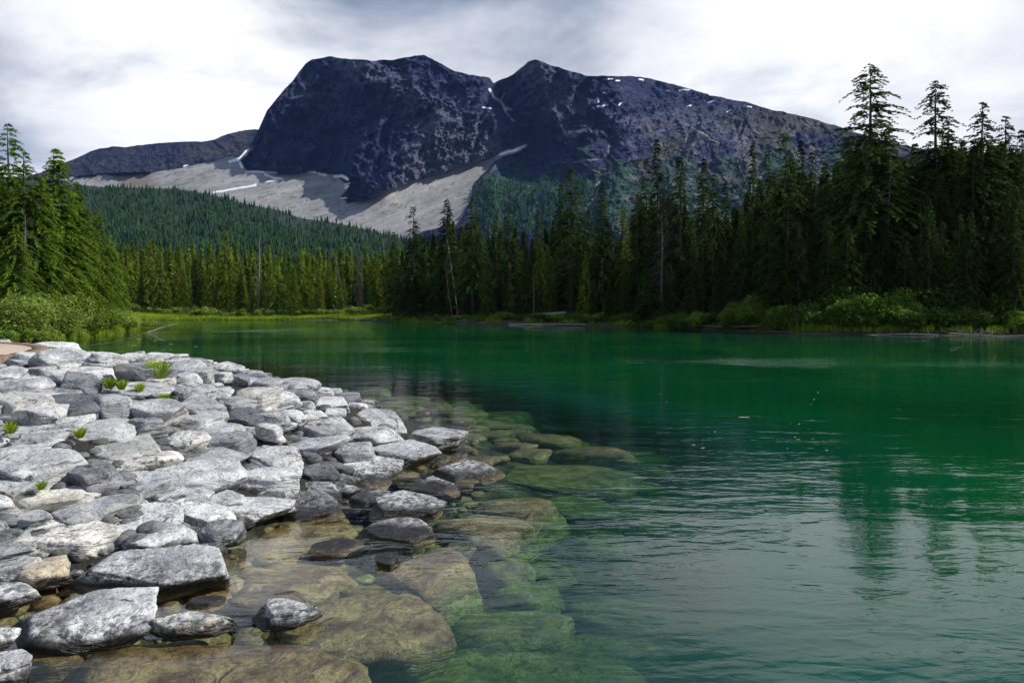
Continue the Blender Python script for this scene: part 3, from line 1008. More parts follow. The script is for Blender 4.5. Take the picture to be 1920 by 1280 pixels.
# boulders seen one by one: photograph box (x0, y0, x1, y1), tone, tilt in the picture (degrees), look
ROCKS = [
 (-10,1114,300,1197,'w',3,'long white slab with a blackened cracked underside, lying in the water near the bottom left'),
 (272,1144,440,1181,'w',-3,'low white topped rock just above the water, right of the long white slab'),
 (125,1017,438,1092,'l',0,'large pale slab tapering to a blunt point over the water edge'),
 (-5,972,268,1044,'c',-4,'long bright cream slab with a sharp lower edge and shaded underside'),
 (238,982,375,1022,'l',3,'pale slab wedged between the long cream slab and the dark wet boulder'),
 (370,972,448,1020,'d',-8,'dark wet rounded boulder at the water edge beside a pale slab'),
 (-40,1034,66,1100,'p',0,'smooth cream block cut by the left edge, beside a tan pitted boulder'),
 (35,1042,128,1094,'t',0,'tan rough pitted boulder beside a smooth cream block'),
 (-30,1002,84,1043,'m',-4,'mottled grey rock under the left end of the long cream slab'),
 (-30,1090,72,1126,'w',0,'white rock at the left edge just above the long white slab'),
 (-20,1174,32,1206,'w',0,'small white rock at the left edge below the long white slab'),
 (-30,1213,58,1275,'m',-14,'wet brown stained rock with a white top in the lower left corner'),
 (5,902,202,952,'c',0,'broad cream mottled boulder above a white wedge shaped slab'),
 (-10,942,112,977,'m',0,'grey boulder sitting below the broad cream mottled boulder'),
 (108,926,268,976,'l',6,'wedge shaped slab with a white top and dark shaded front'),
 (197,943,346,992,'l',0,'pale layered boulder with a grey shadowed face, right of the wedge shaped slab'),
 (288,914,392,946,'l',5,'thin pale slab behind the pale layered boulder'),
 (334,940,452,987,'w',-6,'white angular rock with a grey patch just above the dark wet boulder'),
 (405,931,550,974,'w',-3,'flat white slab whose pointed end reaches the water'),
 (-30,925,25,962,'w',0,'small white boulder on the left edge beside a grey boulder'),
 (384,917,462,938,'l',0,'small flat pale rock above the flat white pointed slab'),
 (460,870,562,922,'w',-4,'bright rounded white boulder standing alone near the waterline'),
 (524,899,642,936,'m',0,'mottled grey rock leaning on the bright rounded white boulder'),
 (524,924,652,967,'d',0,'dark speckled rock half in the water below the mottled grey one'),
 (655,917,729,943,'m',0,'small grey block poking out of the shallows behind the striped rock'),
 (690,923,833,963,'l',4,'pale striped rock lying in the shallows above the domed one'),
 (668,966,822,1005,'l',-2,'domed white and black rock surrounded by shallow water'),
 (764,896,862,919,'l',0,'small low pale rock in the water below the lone grey one'),
 (470,1125,600,1160,'l',-3,'small white capped rock on a submerged brown slab'),
 (700,1036,752,1057,'k',0,'dark wet tip just breaking the surface above brown slabs'),
 (800,858,948,893,'m',0,'lone low grey boulder farthest right in the open water'),
 (752,800,872,839,'m',-4,'grey boulder forming the right tip of the rock bank'),
 (648,796,762,833,'l',0,'pale boulder with a dark hollow under it, near the tip of the bank'),
 (558,777,668,832,'m',-8,'large smooth grey boulder sloping towards the bank tip'),
 (598,858,746,896,'w',-6,'white slab pointing right into the water with a black wet base'),
 (700,824,826,869,'m',-4,'speckled boulder just below the boulder at the bank tip'),
 (626,826,710,870,'m',0,'rough black and white mottled boulder beside the speckled one'),
 (648,768,764,796,'l',-3,'long low pale slab reaching the water above the bank tip'),
 (630,735,681,752,'d',0,'small rounded dark boulder standing in water off the far bank'),
 (558,736,592,747,'m',0,'small grey rock at the far water edge left of the rounded dark one'),
 (575,741,656,763,'l',-2,'pale wedge rock at the far water edge'),
 (500,708,600,728,'m',-6,'grey rock at the far end of the rock bank'),
 (478,836,562,872,'l',0,'pale layered rock above the bright rounded white boulder'),
 (478,792,537,836,'w',-5,'white upright boulder with a grey shaded corner, mid bank'),
 (520,810,652,852,'m',-4,'broad grey boulder below the large smooth grey one'),
 (553,769,620,794,'w',0,'bright white flat topped block amid grey boulders'),
 (596,776,632,793,'k',0,'small dark rounded rock beside the bright white block'),
 (478,768,545,802,'m',-6,'grey weathered rock left of the bright white block'),
 (478,735,562,762,'w',-4,'white rock below the far grey rocks'),
 (505,726,597,746,'d',-4,'dark grey flat rock near the far water edge'),
 (478,706,535,732,'m',0,'rounded grey rock on the far skyline of the bank'),
 (75,684,247,714,'l',-3,'broad light grey slab in the upper left of the bank'),
 (-20,686,62,706,'w',0,'white slab just below the tan path'),
 (-20,703,106,731,'l',-4,'long grey and white slab cut by the left edge under the white slab'),
 (105,700,190,733,'d',-16,'dark mossy rock below the broad light grey slab'),
 (26,722,182,753,'m',-6,'long grey slab with a dark undercut, upper left'),
 (78,735,192,782,'k',-16,'very dark speckled boulder in the upper left of the bank'),
 (178,738,252,786,'m',-10,'grey split boulder beside the very dark speckled one'),
 (244,744,342,802,'m',-14,'big finely lined grey boulder left of centre on the bank'),
 (190,714,332,748,'l',-8,'long pale slab above the big finely lined grey boulder'),
 (330,744,436,785,'m',-12,'mottled blue grey boulder with a white crest'),
 (430,764,512,796,'k',-10,'dark smooth sided boulder right of the mottled blue grey one'),
 (-20,730,82,781,'p',-6,'pale cream boulder cut by the left edge, below the long grey slab'),
 (42,755,119,789,'l',-6,'pale block with a dark gap at its left'),
 (-20,774,162,806,'l',-3,'long flat pale slab with fine bedding lines along the left edge'),
 (124,784,252,819,'l',-6,'mottled white rock streaked with dark lichen at its left'),
 (232,779,312,819,'m',-8,'grey white rock beside the mottled white one'),
 (-10,798,132,827,'m',-3,'thin layered grey slab under the long flat pale slab'),
 (-10,817,127,850,'l',-3,'tapered pale slab with a black shadow beneath, left side'),
 (128,814,312,860,'p',-2,'large pale slab with a rough stained lower face'),
 (300,806,387,841,'p',0,'cream block with a shadowed front, right of the large stained slab'),
 (138,846,332,874,'c',2,'long thin cream slab tilted up to the right'),
 (-30,842,144,906,'l',-3,'large smooth grey white boulder cut by the left edge'),
 (124,864,232,914,'d',-6,'dark faced boulder right of the large smooth one'),
 (200,877,322,920,'m',-3,'grey layered boulder with a dark shaded front'),
 (298,858,466,922,'w',-6,'big white boulder with a tan lichen patch'),
 (318,836,455,872,'m',-4,'banded mottled boulder above the big white one'),
 (390,805,482,842,'d',-8,'dark swirling patterned boulder in the middle of the bank'),
 (350,788,460,822,'m',-6,'flat topped grey slab behind the dark patterned boulder'),
 (335,774,412,800,'m',0,'low rounded grey rock below the mottled blue grey boulder'),
 (-20,893,68,927,'m',-6,'grey rock at the left edge below the large smooth boulder'),
 (452,834,568,872,'l',-1,'long pale block with a dark cleft at its right end'),
 (560,868,640,900,'k',0,'dark wet rock tucked under the white pointing slab'),
 (396,740,478,768,'l',-10,'pale speckled rock above the dark smooth sided boulder'),
 (428,722,522,766,'p',-16,'large tilted pale boulder in the upper middle of the bank'),
 (316,696,382,723,'l',-18,'white wedge with a dark left face near the far skyline'),
 (350,687,406,708,'m',-8,'grey hump on the far skyline of the bank'),
 (400,696,440,712,'l',-6,'pale low rock right of the grey hump'),
 (430,699,470,716,'d',-8,'small dark speckled rock on the far skyline'),
 (222,678,332,721,'d',-14,'dark rough boulder near the grassy tufts'),
 (162,659,242,690,'w',-12,'white sloping slab at the water edge behind the bank'),
 (64,641,152,661,'w',-14,'long white splinter of rock near the tan path'),
 (58,655,165,683,'l',-6,'pale flat rock beside the tan path'),
 (-20,636,22,650,'l',0,'small pale rock above the tan path'),
 (320,714,402,748,'m',-8,'grey white boulder under the white wedge'),
 (372,726,438,744,'m',-10,'small grey slab above the pale speckled rock'),
 (262,700,332,722,'p',-4,'flat cream rock beside a green tuft'),
]


def place_rock(k, row):
    x0, y0, x1, y1, tone, tl, lab = row
    cx_ = (x0 + x1) / 2
    wpx, hpx = x1 - x0, y1 - y0
    # base of the boulder: the visible foot sits slightly above the ground sheet
    lift = 0.10 if cx_ < 560 else 0.04
    ax, ay, az = unproj(cx_, y1 - 0.05 * hpx, lift)
    w_ = wpx * ay / F
    th = math.atan((y1 - HOR) / F)
    vis = hpx * ay / F
    dep = w_ * 0.92
    dep = min(dep, max(vis / math.sin(th) * 0.72, 0.38 * w_))
    h_ = (vis - dep * math.sin(th) * 0.85) / math.cos(th)
    h_ = min(max(h_, 0.17 * w_), 0.62 * w_)
    yc = ay + dep * 0.42
    xc = (cx_ - CX) / F * yc
    # centre height so that the top edge meets the photographed top
    ytop = ay + dep * 0.80
    ztop = H - (y0 - HOR) / F * ytop
    full_h = max(h_ * 1.2, ztop - az + (0.10 if az < 0.15 else 0.16))
    full_h = min(full_h, 0.62 * w_) * 0.93
    tx_ = math.radians(random.Random(k).uniform(2, 13))
    sub = 6 if wpx > 240 and y1 > 1000 else 5 if wpx > 75 else 4
    return add_rock(xc, yc, ztop - full_h / 2 - 0.36 * dep * math.sin(tx_), w_ * 1.04, dep * 1.1, full_h, 100 + k, tone, lab,
                    tilt=(tx_, math.radians(-tl * 0.5), math.radians(random.Random(k + 5).uniform(-9, 9))), sub=sub)


for k, row in enumerate(ROCKS):
    place_rock(k, row)

# submerged slabs
SUBM = [
 (520,1108,842,1216,0.10,'large olive brown slab under clear water with a rounded right end'),
 (458,1046,672,1108,0.06,'reddish brown submerged slab with a square right end'),
 (690,1028,905,1090,0.05,'brown submerged slab with a dark left face'),
 (438,972,665,1046,0.08,'grey streaked submerged slab beside the dark wet boulder'),
 (818,1132,1065,1208,0.38,'rounded green submerged boulder between two larger ones'),
 (715,1200,1215,1330,0.42,'huge green submerged boulder with pale veins at the bottom centre'),
 (150,1196,690,1330,0.07,'huge brown submerged slab along the bottom left'),
 (-20,1198,190,1250,0.05,'brown submerged slab below the long white one'),
 (868,922,1065,975,0.14,'olive submerged slab right of the striped rock'),
 (790,955,1010,1012,0.10,'orange brown submerged slab right of the domed rock'),
 (995,1188,1095,1218,0.40,'small pale green submerged stone at the upper edge of the huge boulder'),
 (690,1008,790,1042,0.14,'small orange submerged stone below the domed rock'),
 (905,1040,1010,1090,0.32,'pale green angular submerged stone'),
 (590,1088,770,1120,0.16,'narrow olive submerged slab behind the large olive brown one'),
 (690,1228,780,1268,0.50,'small green submerged stone left of the huge green boulder'),
 (1050,1055,1230,1135,0.75,'dim green submerged boulder far out from the bank'),
 (940,868,1212,912,0.30,'long pale olive submerged slab out past the lone grey boulder'),
 (990,918,1165,965,0.45,'smooth yellow green submerged stone past the olive slab'),
 (840,1000,930,1035,0.22,'small olive submerged stone beyond the brown slab'),
 (1120,1110,1360,1210,1.05,'faint pale submerged boulder glimpsed deep at the right'),
 (1010,985,1200,1045,0.62,'broad yellow green submerged slab in the middle shallows'),
 (880,1085,1060,1130,0.40,'mossy submerged slab above the rounded green boulder'),
 (300,1190,420,1215,0.10,'dark submerged stone beside the long white slab'),
 (560,972,680,1010,0.12,'brown submerged stone left of the domed rock'),
 (40,1180,250,1212,0.10,'orange brown submerged stone under the shadow of the long slab'),
 (655,880,800,905,0.10,'brown submerged stone behind the small grey block'),
]
for k, (x0, y0, x1, y1, dpt, lab) in enumerate(SUBM):
    py = (y0 + y1) / 2
    y = (H + dpt) * F / (py - HOR)
    x = ((x0 + x1) / 2 - CX) / F * y
    ya = (H + dpt) * F / (y1 - HOR)
    yb = (H + dpt) * F / (y0 - HOR)
    w_ = (x1 - x0) * y / F
    dep = max(yb - ya, 0.3)
    hh = max(0.35, -gh(x, y) - dpt + 0.15)
    hh = min(hh, 1.4)
    random.seed(k)
    add_rock(x, y, -dpt - hh / 2 + 0.03, w_ * 1.04, dep * 1.08, hh, 700 + k, 'l', lab, 'submerged rock',
             tilt=(random.uniform(-.03, .03), random.uniform(-.03, .03), random.uniform(-.12, .12)), sub=4, name='submerged_boulder')

# the rest of the rock bank
rr = random.Random(21)
fill = []
tries = 0
boxes = [(a0 + 0.05 * (a1 - a0), b0 + 0.05 * (b1 - b0), a1 - 0.05 * (a1 - a0), b1) for a0, b0, a1, b1, *_ in ROCKS]


def covered(px, py):
    return any(a0 < px < a1 and b0 < py < b1 for a0, b0, a1, b1 in boxes)


while len(fill) < 110 and tries < 9000:
    tries += 1
    px = rr.uniform(-40, 700)
    py = rr.uniform(645, 1000) if rr.random() < 0.8 else rr.uniform(900, 1180)
    R = rr.uniform(0.17, 0.38)
    top_px = R * 0.5 * F / ((H - 0.7) * F / (py - HOR))
    if covered(px, py) or covered(px, py - top_px):
        continue
    x, y, z = unproj(px, py)
    g, d, ins, k = ground_h([x], [y], True)
    if ins[0] or d[0] > 11 or k[0] < 0.8 or y > 31 or ((x + 17.5) / 7.8) ** 2 + ((y - 14.5) / 9.3) ** 2 < 1:
        continue
    if any((x - a) ** 2 + (y - b) ** 2 < (0.66 * (R + c)) ** 2 for a, b, c in placed):
        continue
    fill.append(1)
    w_ = R * 2 * rr.uniform(0.9, 1.35)
    h_ = w_ * rr.uniform(0.30, 0.48)
    add_rock(x, y, z - h_ * 0.08, w_, w_ * rr.uniform(0.55, 0.85), h_, 1000 + len(fill), rr.choice('wwllllmmdp'),
             'smaller grey limestone rock filling a gap between the large boulders of the bank', 'rock', 'small rocks filling the rock bank',
             tilt=(rr.uniform(-.1, .3), rr.uniform(-.2, .25), rr.uniform(-0.6, 0.6)), sub=4, name='rock')

# wet stones along the water line
wet_n = 0
tries = 0
while wet_n < 16 and tries < 3000:
    tries += 1
    px, py = rr.uniform(380, 900), rr.uniform(742, 1150)
    y = H * F / (py - HOR)
    x = (px - CX) / F * y
    g, d, ins, k = ground_h([x], [y], True)
    if not ins[0] or d[0] > 1.3 or k[0] < 0.8:
        continue
    R = rr.uniform(0.14, 0.34)
    if any((x - a) ** 2 + (y - b) ** 2 < (0.7 * (R + c)) ** 2 for a, b, c in placed):
        continue
    wet_n += 1
    h_ = R * rr.uniform(0.5, 0.8)
    add_rock(x, y, rr.uniform(-0.03, 0.035) - h_ / 2, 2 * R * rr.uniform(1, 1.3), 1.5 * R, h_, 1250 + wet_n, rr.choice('mmdl'),
             'low wet stone just awash along the water line of the rock bank', 'rock', 'wet stones along the water line',
             tilt=(rr.uniform(-.1, .1), rr.uniform(-.1, .1), rr.uniform(-0.6, 0.6)), sub=4, name='rock')

# shallow bed stones beyond the bank
sub_n = 0
tries = 0
while sub_n < 60 and tries < 4000:
    tries += 1
    px, py = rr.uniform(560, 1250), rr.uniform(752, 1270)
    y = (H + 0.5) * F / (py - HOR)
    x = (px - CX) / F * y
    g, d, ins, k = ground_h([x], [y], True)
    if not ins[0] or d[0] > 4.6 or k[0] < 0.7:
        continue
    R = rr.uniform(0.3, 0.75)
    if any((x - a) ** 2 + (y - b) ** 2 < (0.66 * (R + c)) ** 2 for a, b, c in placed):
        continue
    sub_n += 1
    h_ = R * rr.uniform(0.45, 0.8)
    add_rock(x, y, min(g[0] + h_ * 0.15, -0.10 - h_ / 2), 2 * R * rr.uniform(.9, 1.3), 2 * R * rr.uniform(0.6, 0.9), h_, 1400 + sub_n, rr.choice('llmp'),
             'algae covered stone resting on the lake bed in the shallows off the rock bank', 'submerged rock', 'stones on the shallow lake bed',
             tilt=(rr.uniform(-.12, .12), rr.uniform(-.12, .12), rr.uniform(-0.6, 0.6)), sub=3, name='submerged_rock')
print('fill', len(fill), 'sub', sub_n)

# rubble in the gaps
r = np.random.RandomState(5)
TV = [rock_shape(1, 0.8, 0.6, 2000 + i, 3)[0] for i in range(1)]
lowV, lowF = ico(2)
VV, FF = [], []
cnt = 0
for i in range(3200):
    px, py = r.uniform(-60, 900), 640 + 640 * r.rand() ** 1.6
    y = (H - 0.1) * F / (py - HOR)
    x = (px - CX) / F * y
    if y > 34:
        continue
    VV.append((x, y)); cnt += 1
XY = np.array(VV)
g, d, ins, k = ground_h(XY[:, 0], XY[:, 1], True)
ok = (~ins | (d < 2.0)) & (k > 0.8)
XY, g = XY[ok], g[ok]
VV, FF = [], []
for i in range(len(XY)):
    s = 0.02 + 0.13 * r.rand() ** 1.7
    V = lowV * (1 + 0.28 * fbm(lowV * 1.3 + i * 3.1, 2)[:, None]) * np.array([s * r.uniform(.8, 1.5), s, s * r.uniform(.4, .8)])
    V = V @ ROT(r.rand() * 6.28).T + np.array([XY[i, 0], XY[i, 1], g[i] + s * 0.1])
    FF.append(lowF + len(VV) * len(lowV))
    VV.append(V)
o = obj('rubble', mk('rubble', np.concatenate(VV), np.concatenate(FF), M_rock, True))
o.color = (0.4, 0.4, 0.4, 1)  # darker than the boulders: shade of the gaps put into the tint
tag(o, 'small grey rubble in the gaps between the boulders', kind='stuff')

# ------------------------------------------------------------------ the tan path at the left
ang = np.linspace(-0.2, math.pi * 2 - 0.2, 73)[:-1]
pcx, pcy, pz = -17.5, 14.5, 1.38
prx, pry = 7.4, 9.0
n_ = len(ang)
ringv = lambda s, z: np.stack([pcx + (prx * s) * np.cos(ang), pcy + (pry * s) * np.sin(ang), np.full(n_, z)], 1)
V = np.concatenate([ringv(0.955, pz), ringv(0.955, pz - 0.6), [[pcx, pcy, pz]]])
i = np.arange(n_)
side = np.stack([i, i + n_, (i + 1) % n_ + n_, (i + 1) % n_], 1)
cap = np.stack([i, (i + 1) % n_, np.full(n_, 2 * n_)], 1)
path = obj('path', mk('path', V, [side, cap], M_path))
tag(path, kind='structure')
VV, FF, c_ = [], [], 0
for kk in range(150):
    a0, a1 = kk / 150 * 6.2832, (kk + 0.86) / 150 * 6.2832
    q = []
    for a in (a0, a1):
        for s in (0.957, 1.0):
            for z in (pz - 0.55, pz + 0.012 + 0.006 * (kk % 3)):
                q.append((pcx + prx * s * math.cos(a), pcy + pry * s * math.sin(a), z))
    VV += q
    b = kk * 8
    FF += [(b + 0, b + 1, b + 3, b + 2), (b + 4, b + 6, b + 7, b + 5), (b + 1, b + 5, b + 7, b + 3), (b + 2, b + 3, b + 7, b + 6), (b + 0, b + 4, b + 5, b + 1)]
e = obj('brick_edging', mk('brick_edging', np.array(VV), np.array(FF), M_edge), path)
e['kind'] = 'stuff'

# ------------------------------------------------------------------ conifers
def tube(p0, p1, r0, r1, seg=5):
    p0, p1 = np.array(p0, float), np.array(p1, float)
    d = p1 - p0
    d /= np.linalg.norm(d) + 1e-9
    a = np.cross(d, [0, 0, 1.0])
    if np.linalg.norm(a) < 0.05:
        a = np.cross(d, [1.0, 0, 0])
    a /= np.linalg.norm(a)
    b = np.cross(d, a)
    t = np.arange(seg) / seg * 6.2832
    ring = np.cos(t)[:, None] * a + np.sin(t)[:, None] * b
    V = np.concatenate([p0 + ring * r0, p1 + ring * r1])
    i = np.arange(seg)
    Fq = np.stack([i, (i + 1) % seg, (i + 1) % seg + seg, i + seg], 1)
    return V, Fq


class Acc:
    def __init__(self):
        self.V, self.F, self.A, self.n = [], [], [], 0

    def add(self, V, Fc, A=None):
        self.V.append(V)
        self.F.append(np.asarray(Fc) + self.n)
        self.A.append(np.zeros(len(V)) if A is None else A)
        self.n += len(V)

    def mesh(self, name, mat, smooth=False):
        return mk(name, np.concatenate(self.V), [f for f in self.F], mat, smooth, {'tip': np.concatenate(self.A)})


def trunk_mesh(name, h, r0, seed, mat, lean=0.0, stop=1.0):
    r = np.random.RandomState(seed)
    ac = Acc()
    n = 7
    pts = []
    for k in range(n + 1):
        t = k / n * stop
        pts.append((0.15 * math.sin(t * 3 + seed) * t + lean * t * h, 0.12 * math.sin(t * 4 + seed * 2) * t, t * h - (0.4 if k == 0 else 0)))
    for k in range(n):
        ra, rb = r0 * (1 - k / n * stop) ** 0.9 + 0.015, r0 * max(0.0, 1 - (k + 1) / n * stop) ** 0.9 + 0.012
        V, Fq = tube(pts[k], pts[k + 1], ra, rb, 7)
        ac.add(V, Fq)
    return ac.mesh(name, mat, True)


def crown_mesh(name, h, rad, seed, mat, z0=0.06, dens=1.0, droop=0.35, open_top=0.0, shape=0.85, irr=0.35, tuft=1.3, flag=0.0, fine=0.8):
    """branches in loose whorls, each with side twigs carrying narrow needle sprays"""
    r = np.random.RandomState(seed)
    nb = int(h * 15 * dens)
    TV, TA = [], []
    zz = z0 + (1 - z0) * np.sort(r.rand(nb)) ** 0.95
    zz = np.round(zz * h / 0.42) * 0.42 / h + r.uniform(-0.006, 0.006, nb)
    zz = np.clip(zz, z0, 0.992)
    for b in range(nb):
        t = (zz[b] - z0) / (1 - z0)
        prof = (1 - t) ** shape
        if t < 0.12:
            prof *= 0.72 + 2.3 * t
        R = rad * prof * (1 + r.uniform(-irr, irr * 0.8)) + 0.12
        if open_top and t > 1 - open_top:
            if r.rand() < 0.42:
                continue
            R *= r.uniform(0.75, 1.35)
        a = r.rand() * 6.2832
        if flag and math.cos(a) * flag < -0.2:
            R *= 0.55
        ca, sa = math.cos(a), math.sin(a)
        up = 0.28 + 0.45 * t
        dr = droop * (1 - 0.6 * t) + 0.15
        m = max(4, int(R / 0.17 * tuft))
        s = (np.arange(m) + r.rand(m)) / m
        s = 0.12 + 0.88 * s
        # branch axis
        ax_ = R * s
        az = zz[b] * h + R * (up * s - (dr + up) * s * s) + r.uniform(-0.06, 0.06, m)
        side = np.where(r.rand(m) < 0.5, -1, 1)
        tw = (0.16 + 0.42 * R * (1 - s) * 0.55 + 0.10 * r.rand(m)) * (0.75 + 0.5 * r.rand(m)) * (0.35 + 0.65 * fine)
        ang = r.uniform(0.35, 1.15, m) * side
        # end of the twig
        ex = ax_ + tw * np.cos(ang)
        ey = tw * np.sin(ang)
        ez = az - tw * r.uniform(0.05, 0.55, m)
        wd = (0.055 + 0.05 * r.rand(m)) * fine
        bx, by, bz = ax_, np.zeros(m), az
        # two triangles (a thin crossed spray) per twig
        px_ = -np.sin(ang) * wd
        py_ = np.cos(ang) * wd
        # triangle 1 flat, triangle 2 hanging
        def tri(x1, y1, z1, x2, y2, z2, x3, y3, z3):
            P = np.stack([x1, y1, z1, x2, y2, z2, x3, y3, z3], 1).reshape(-1, 3)
            X = P[:, 0] * ca - P[:, 1] * sa
            Y = P[:, 0] * sa + P[:, 1] * ca
            TV.append(np.stack([X, Y, P[:, 2]], 1))
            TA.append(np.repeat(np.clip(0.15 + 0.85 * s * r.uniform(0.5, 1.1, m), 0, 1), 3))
        tri(bx + px_, by + py_, bz, bx - px_, by - py_, bz, ex, ey, ez)
        mx_, my_ = (bx + ex) / 2, (by + ey) / 2
        tri(bx, by, bz + 0.02, ex, ey, ez, mx_, my_, (bz + ez) / 2 - wd * 2.2)
        # spray along the branch itself
        tri(ax_ - 0.14, by - 0.05, az, ax_ - 0.14, by + 0.07, az - 0.02, ax_ + 0.14, by, az - 0.07)
    # leader
    V = np.concatenate(TV)
    A = np.concatenate(TA)
    Fc = np.arange(len(V)).reshape(-1, 3)
    return mk(name, V, Fc, mat, False, {'tip': A})


def bare_mesh(name, h, rad, seed, mat, z0=0.15, n=60, down=0.35):
    r = np.random.RandomState(seed)
    ac = Acc()
    for b in range(n):
        t = z0 + (0.97 - z0) * r.rand()
        R = rad * (1 - t) ** 0.6 * r.uniform(0.25, 1.0) + 0.15
        a = r.rand() * 6.2832
        p = np.array([0, 0, t * h])
        d = np.array([math.cos(a), math.sin(a), 0])
        q1 = p + d * R * 0.55 + np.array([0, 0, -down * 0.3 * R])
        q2 = p + d * R + np.array([0, 0, -down * R + r.uniform(-.1, .1)])
        for u, v, ra, rb in ((p, q1, 0.032, 0.02), (q1, q2, 0.02, 0.008)):
            V, Fq = tube(u, v, ra, rb, 3)
            ac.add(V, Fq)
        if r.rand() < 0.6:
            q3 = q1 + (q2 - q1) * 0.3 + np.array([r.uniform(-.3, .3), r.uniform(-.3, .3), -0.25 * R])
            V, Fq = tube(q1, q3, 0.014, 0.006, 3)
            ac.add(V, Fq)
    return ac.mesh(name, mat)


# prototypes at real size: (height, crown mesh, trunk mesh)
PROTO = {}


def proto(key, h, rad, seed, mat, lodmat=M_bark, **kw):
    PROTO[key] = (h, crown_mesh('crown', h, rad, seed, mat, **kw), trunk_mesh('trunk', h, 0.011 * h + 0.06, seed, lodmat, stop=0.99))


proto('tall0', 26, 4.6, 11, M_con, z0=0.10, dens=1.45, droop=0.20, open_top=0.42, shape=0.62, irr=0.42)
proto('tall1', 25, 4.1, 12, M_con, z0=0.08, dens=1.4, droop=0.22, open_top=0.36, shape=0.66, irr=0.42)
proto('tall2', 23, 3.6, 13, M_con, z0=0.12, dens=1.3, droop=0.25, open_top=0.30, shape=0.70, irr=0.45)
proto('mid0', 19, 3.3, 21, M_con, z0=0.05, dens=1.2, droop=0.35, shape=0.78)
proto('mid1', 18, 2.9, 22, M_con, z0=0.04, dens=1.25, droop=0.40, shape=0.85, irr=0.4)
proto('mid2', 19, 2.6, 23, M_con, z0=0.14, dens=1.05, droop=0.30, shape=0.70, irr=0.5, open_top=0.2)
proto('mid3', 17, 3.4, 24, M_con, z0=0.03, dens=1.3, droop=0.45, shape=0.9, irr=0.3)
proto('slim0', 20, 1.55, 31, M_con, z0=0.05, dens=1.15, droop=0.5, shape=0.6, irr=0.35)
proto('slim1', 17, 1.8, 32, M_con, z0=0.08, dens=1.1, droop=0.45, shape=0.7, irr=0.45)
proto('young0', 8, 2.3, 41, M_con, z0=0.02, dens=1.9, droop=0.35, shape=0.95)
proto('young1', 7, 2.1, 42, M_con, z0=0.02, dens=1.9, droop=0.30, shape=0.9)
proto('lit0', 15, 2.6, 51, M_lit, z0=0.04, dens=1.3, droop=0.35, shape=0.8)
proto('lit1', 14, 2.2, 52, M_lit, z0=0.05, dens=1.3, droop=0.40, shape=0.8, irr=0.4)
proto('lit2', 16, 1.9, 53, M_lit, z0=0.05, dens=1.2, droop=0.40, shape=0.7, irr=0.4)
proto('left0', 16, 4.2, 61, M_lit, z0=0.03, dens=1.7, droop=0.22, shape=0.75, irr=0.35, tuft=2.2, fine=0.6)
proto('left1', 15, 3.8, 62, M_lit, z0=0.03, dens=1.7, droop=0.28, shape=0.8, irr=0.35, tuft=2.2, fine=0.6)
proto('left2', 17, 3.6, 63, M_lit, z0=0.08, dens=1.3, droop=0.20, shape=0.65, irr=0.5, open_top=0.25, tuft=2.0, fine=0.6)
PROTO['brown'] = (17, crown_mesh('crown', 17, 2.4, 71, M_deadd, z0=0.1, dens=0.9, droop=0.45, shape=0.7, irr=0.5), trunk_mesh('trunk', 17, 0.22, 71, M_deadd))
PROTO['snag0'] = (14, bare_mesh('bare_crown', 14, 1.8, 81, M_dead, 0.25, 70), trunk_mesh('trunk', 14, 0.14, 81, M_dead))
PROTO['snag1'] = (12, bare_mesh('bare_crown', 12, 1.3, 82, M_deadd, 0.3, 45), trunk_mesh('trunk', 12, 0.17, 82, M_deadd))
PROTO['pole'] = (12, bare_mesh('bare_crown', 12, 0.5, 83, M_dead, 0.3, 14), trunk_mesh('trunk', 12, 0.10, 83, M_dead))
PROTO['spike'] = (12, bare_mesh('bare_crown', 12, 0.5, 84, M_deadd, 0.3, 24), trunk_mesh('trunk', 12, 0.09, 84, M_bark))
_h = {k: v[0] for k, v in PROTO.items()}
DENSE = ['mid0', 'mid1', 'mid2', 'mid3']


def tree(key, px, top, y, label, group=None, name='conifer_tree', cat='tree', wide=1.0, tint=(1, 1, 1), lean=0.0, base_z=None):
    h0, cm, tm = PROTO[key]
    x = (px - CX) / F * y
    z = max(gh(x, y), 0.0) if base_z is None else base_z
    ztop = H + (HOR - top) / F * y
    h = max(ztop - z, 1.0)
    s = h / h0
    e = bpy.data.objects.new(name, None)
    e.empty_display_size = 0.3
    col.objects.link(e)
    e.location = (x, y, z)
    rz = random.Random(int(px * 7 + y * 13)).uniform(0, 6.28)
    e.rotation_euler = (0, 0, rz)
    if lean:
        e.rotation_euler = (0, lean, 0)
    wd = s * wide
    e.scale = (wd, wd, s)
    tag(e, label, cat, group)
    b = random.Random(int(px * 3 + y)).uniform(0.85, 1.15)
    for nm, m_ in (('bare_crown' if 'snag' in key or key in ('pole', 'spike') else 'crown', cm), ('trunk', tm)):
        c = bpy.data.objects.new(nm, m_)
        col.objects.link(c)
        c.parent = e
        c.color = (tint[0] * b, tint[1] * b, tint[2] * b, 1)
    return e


SHORE = [(740, 126), (840, 116), (960, 108), (1100, 101), (1240, 90), (1400, 78), (1500, 72), (1650, 69), (1920, 65.5), (2100, 62)]


def sh(px, off):
    return float(np.interp(px, [a for a, _ in SHORE], [b for _, b in SHORE])) + off


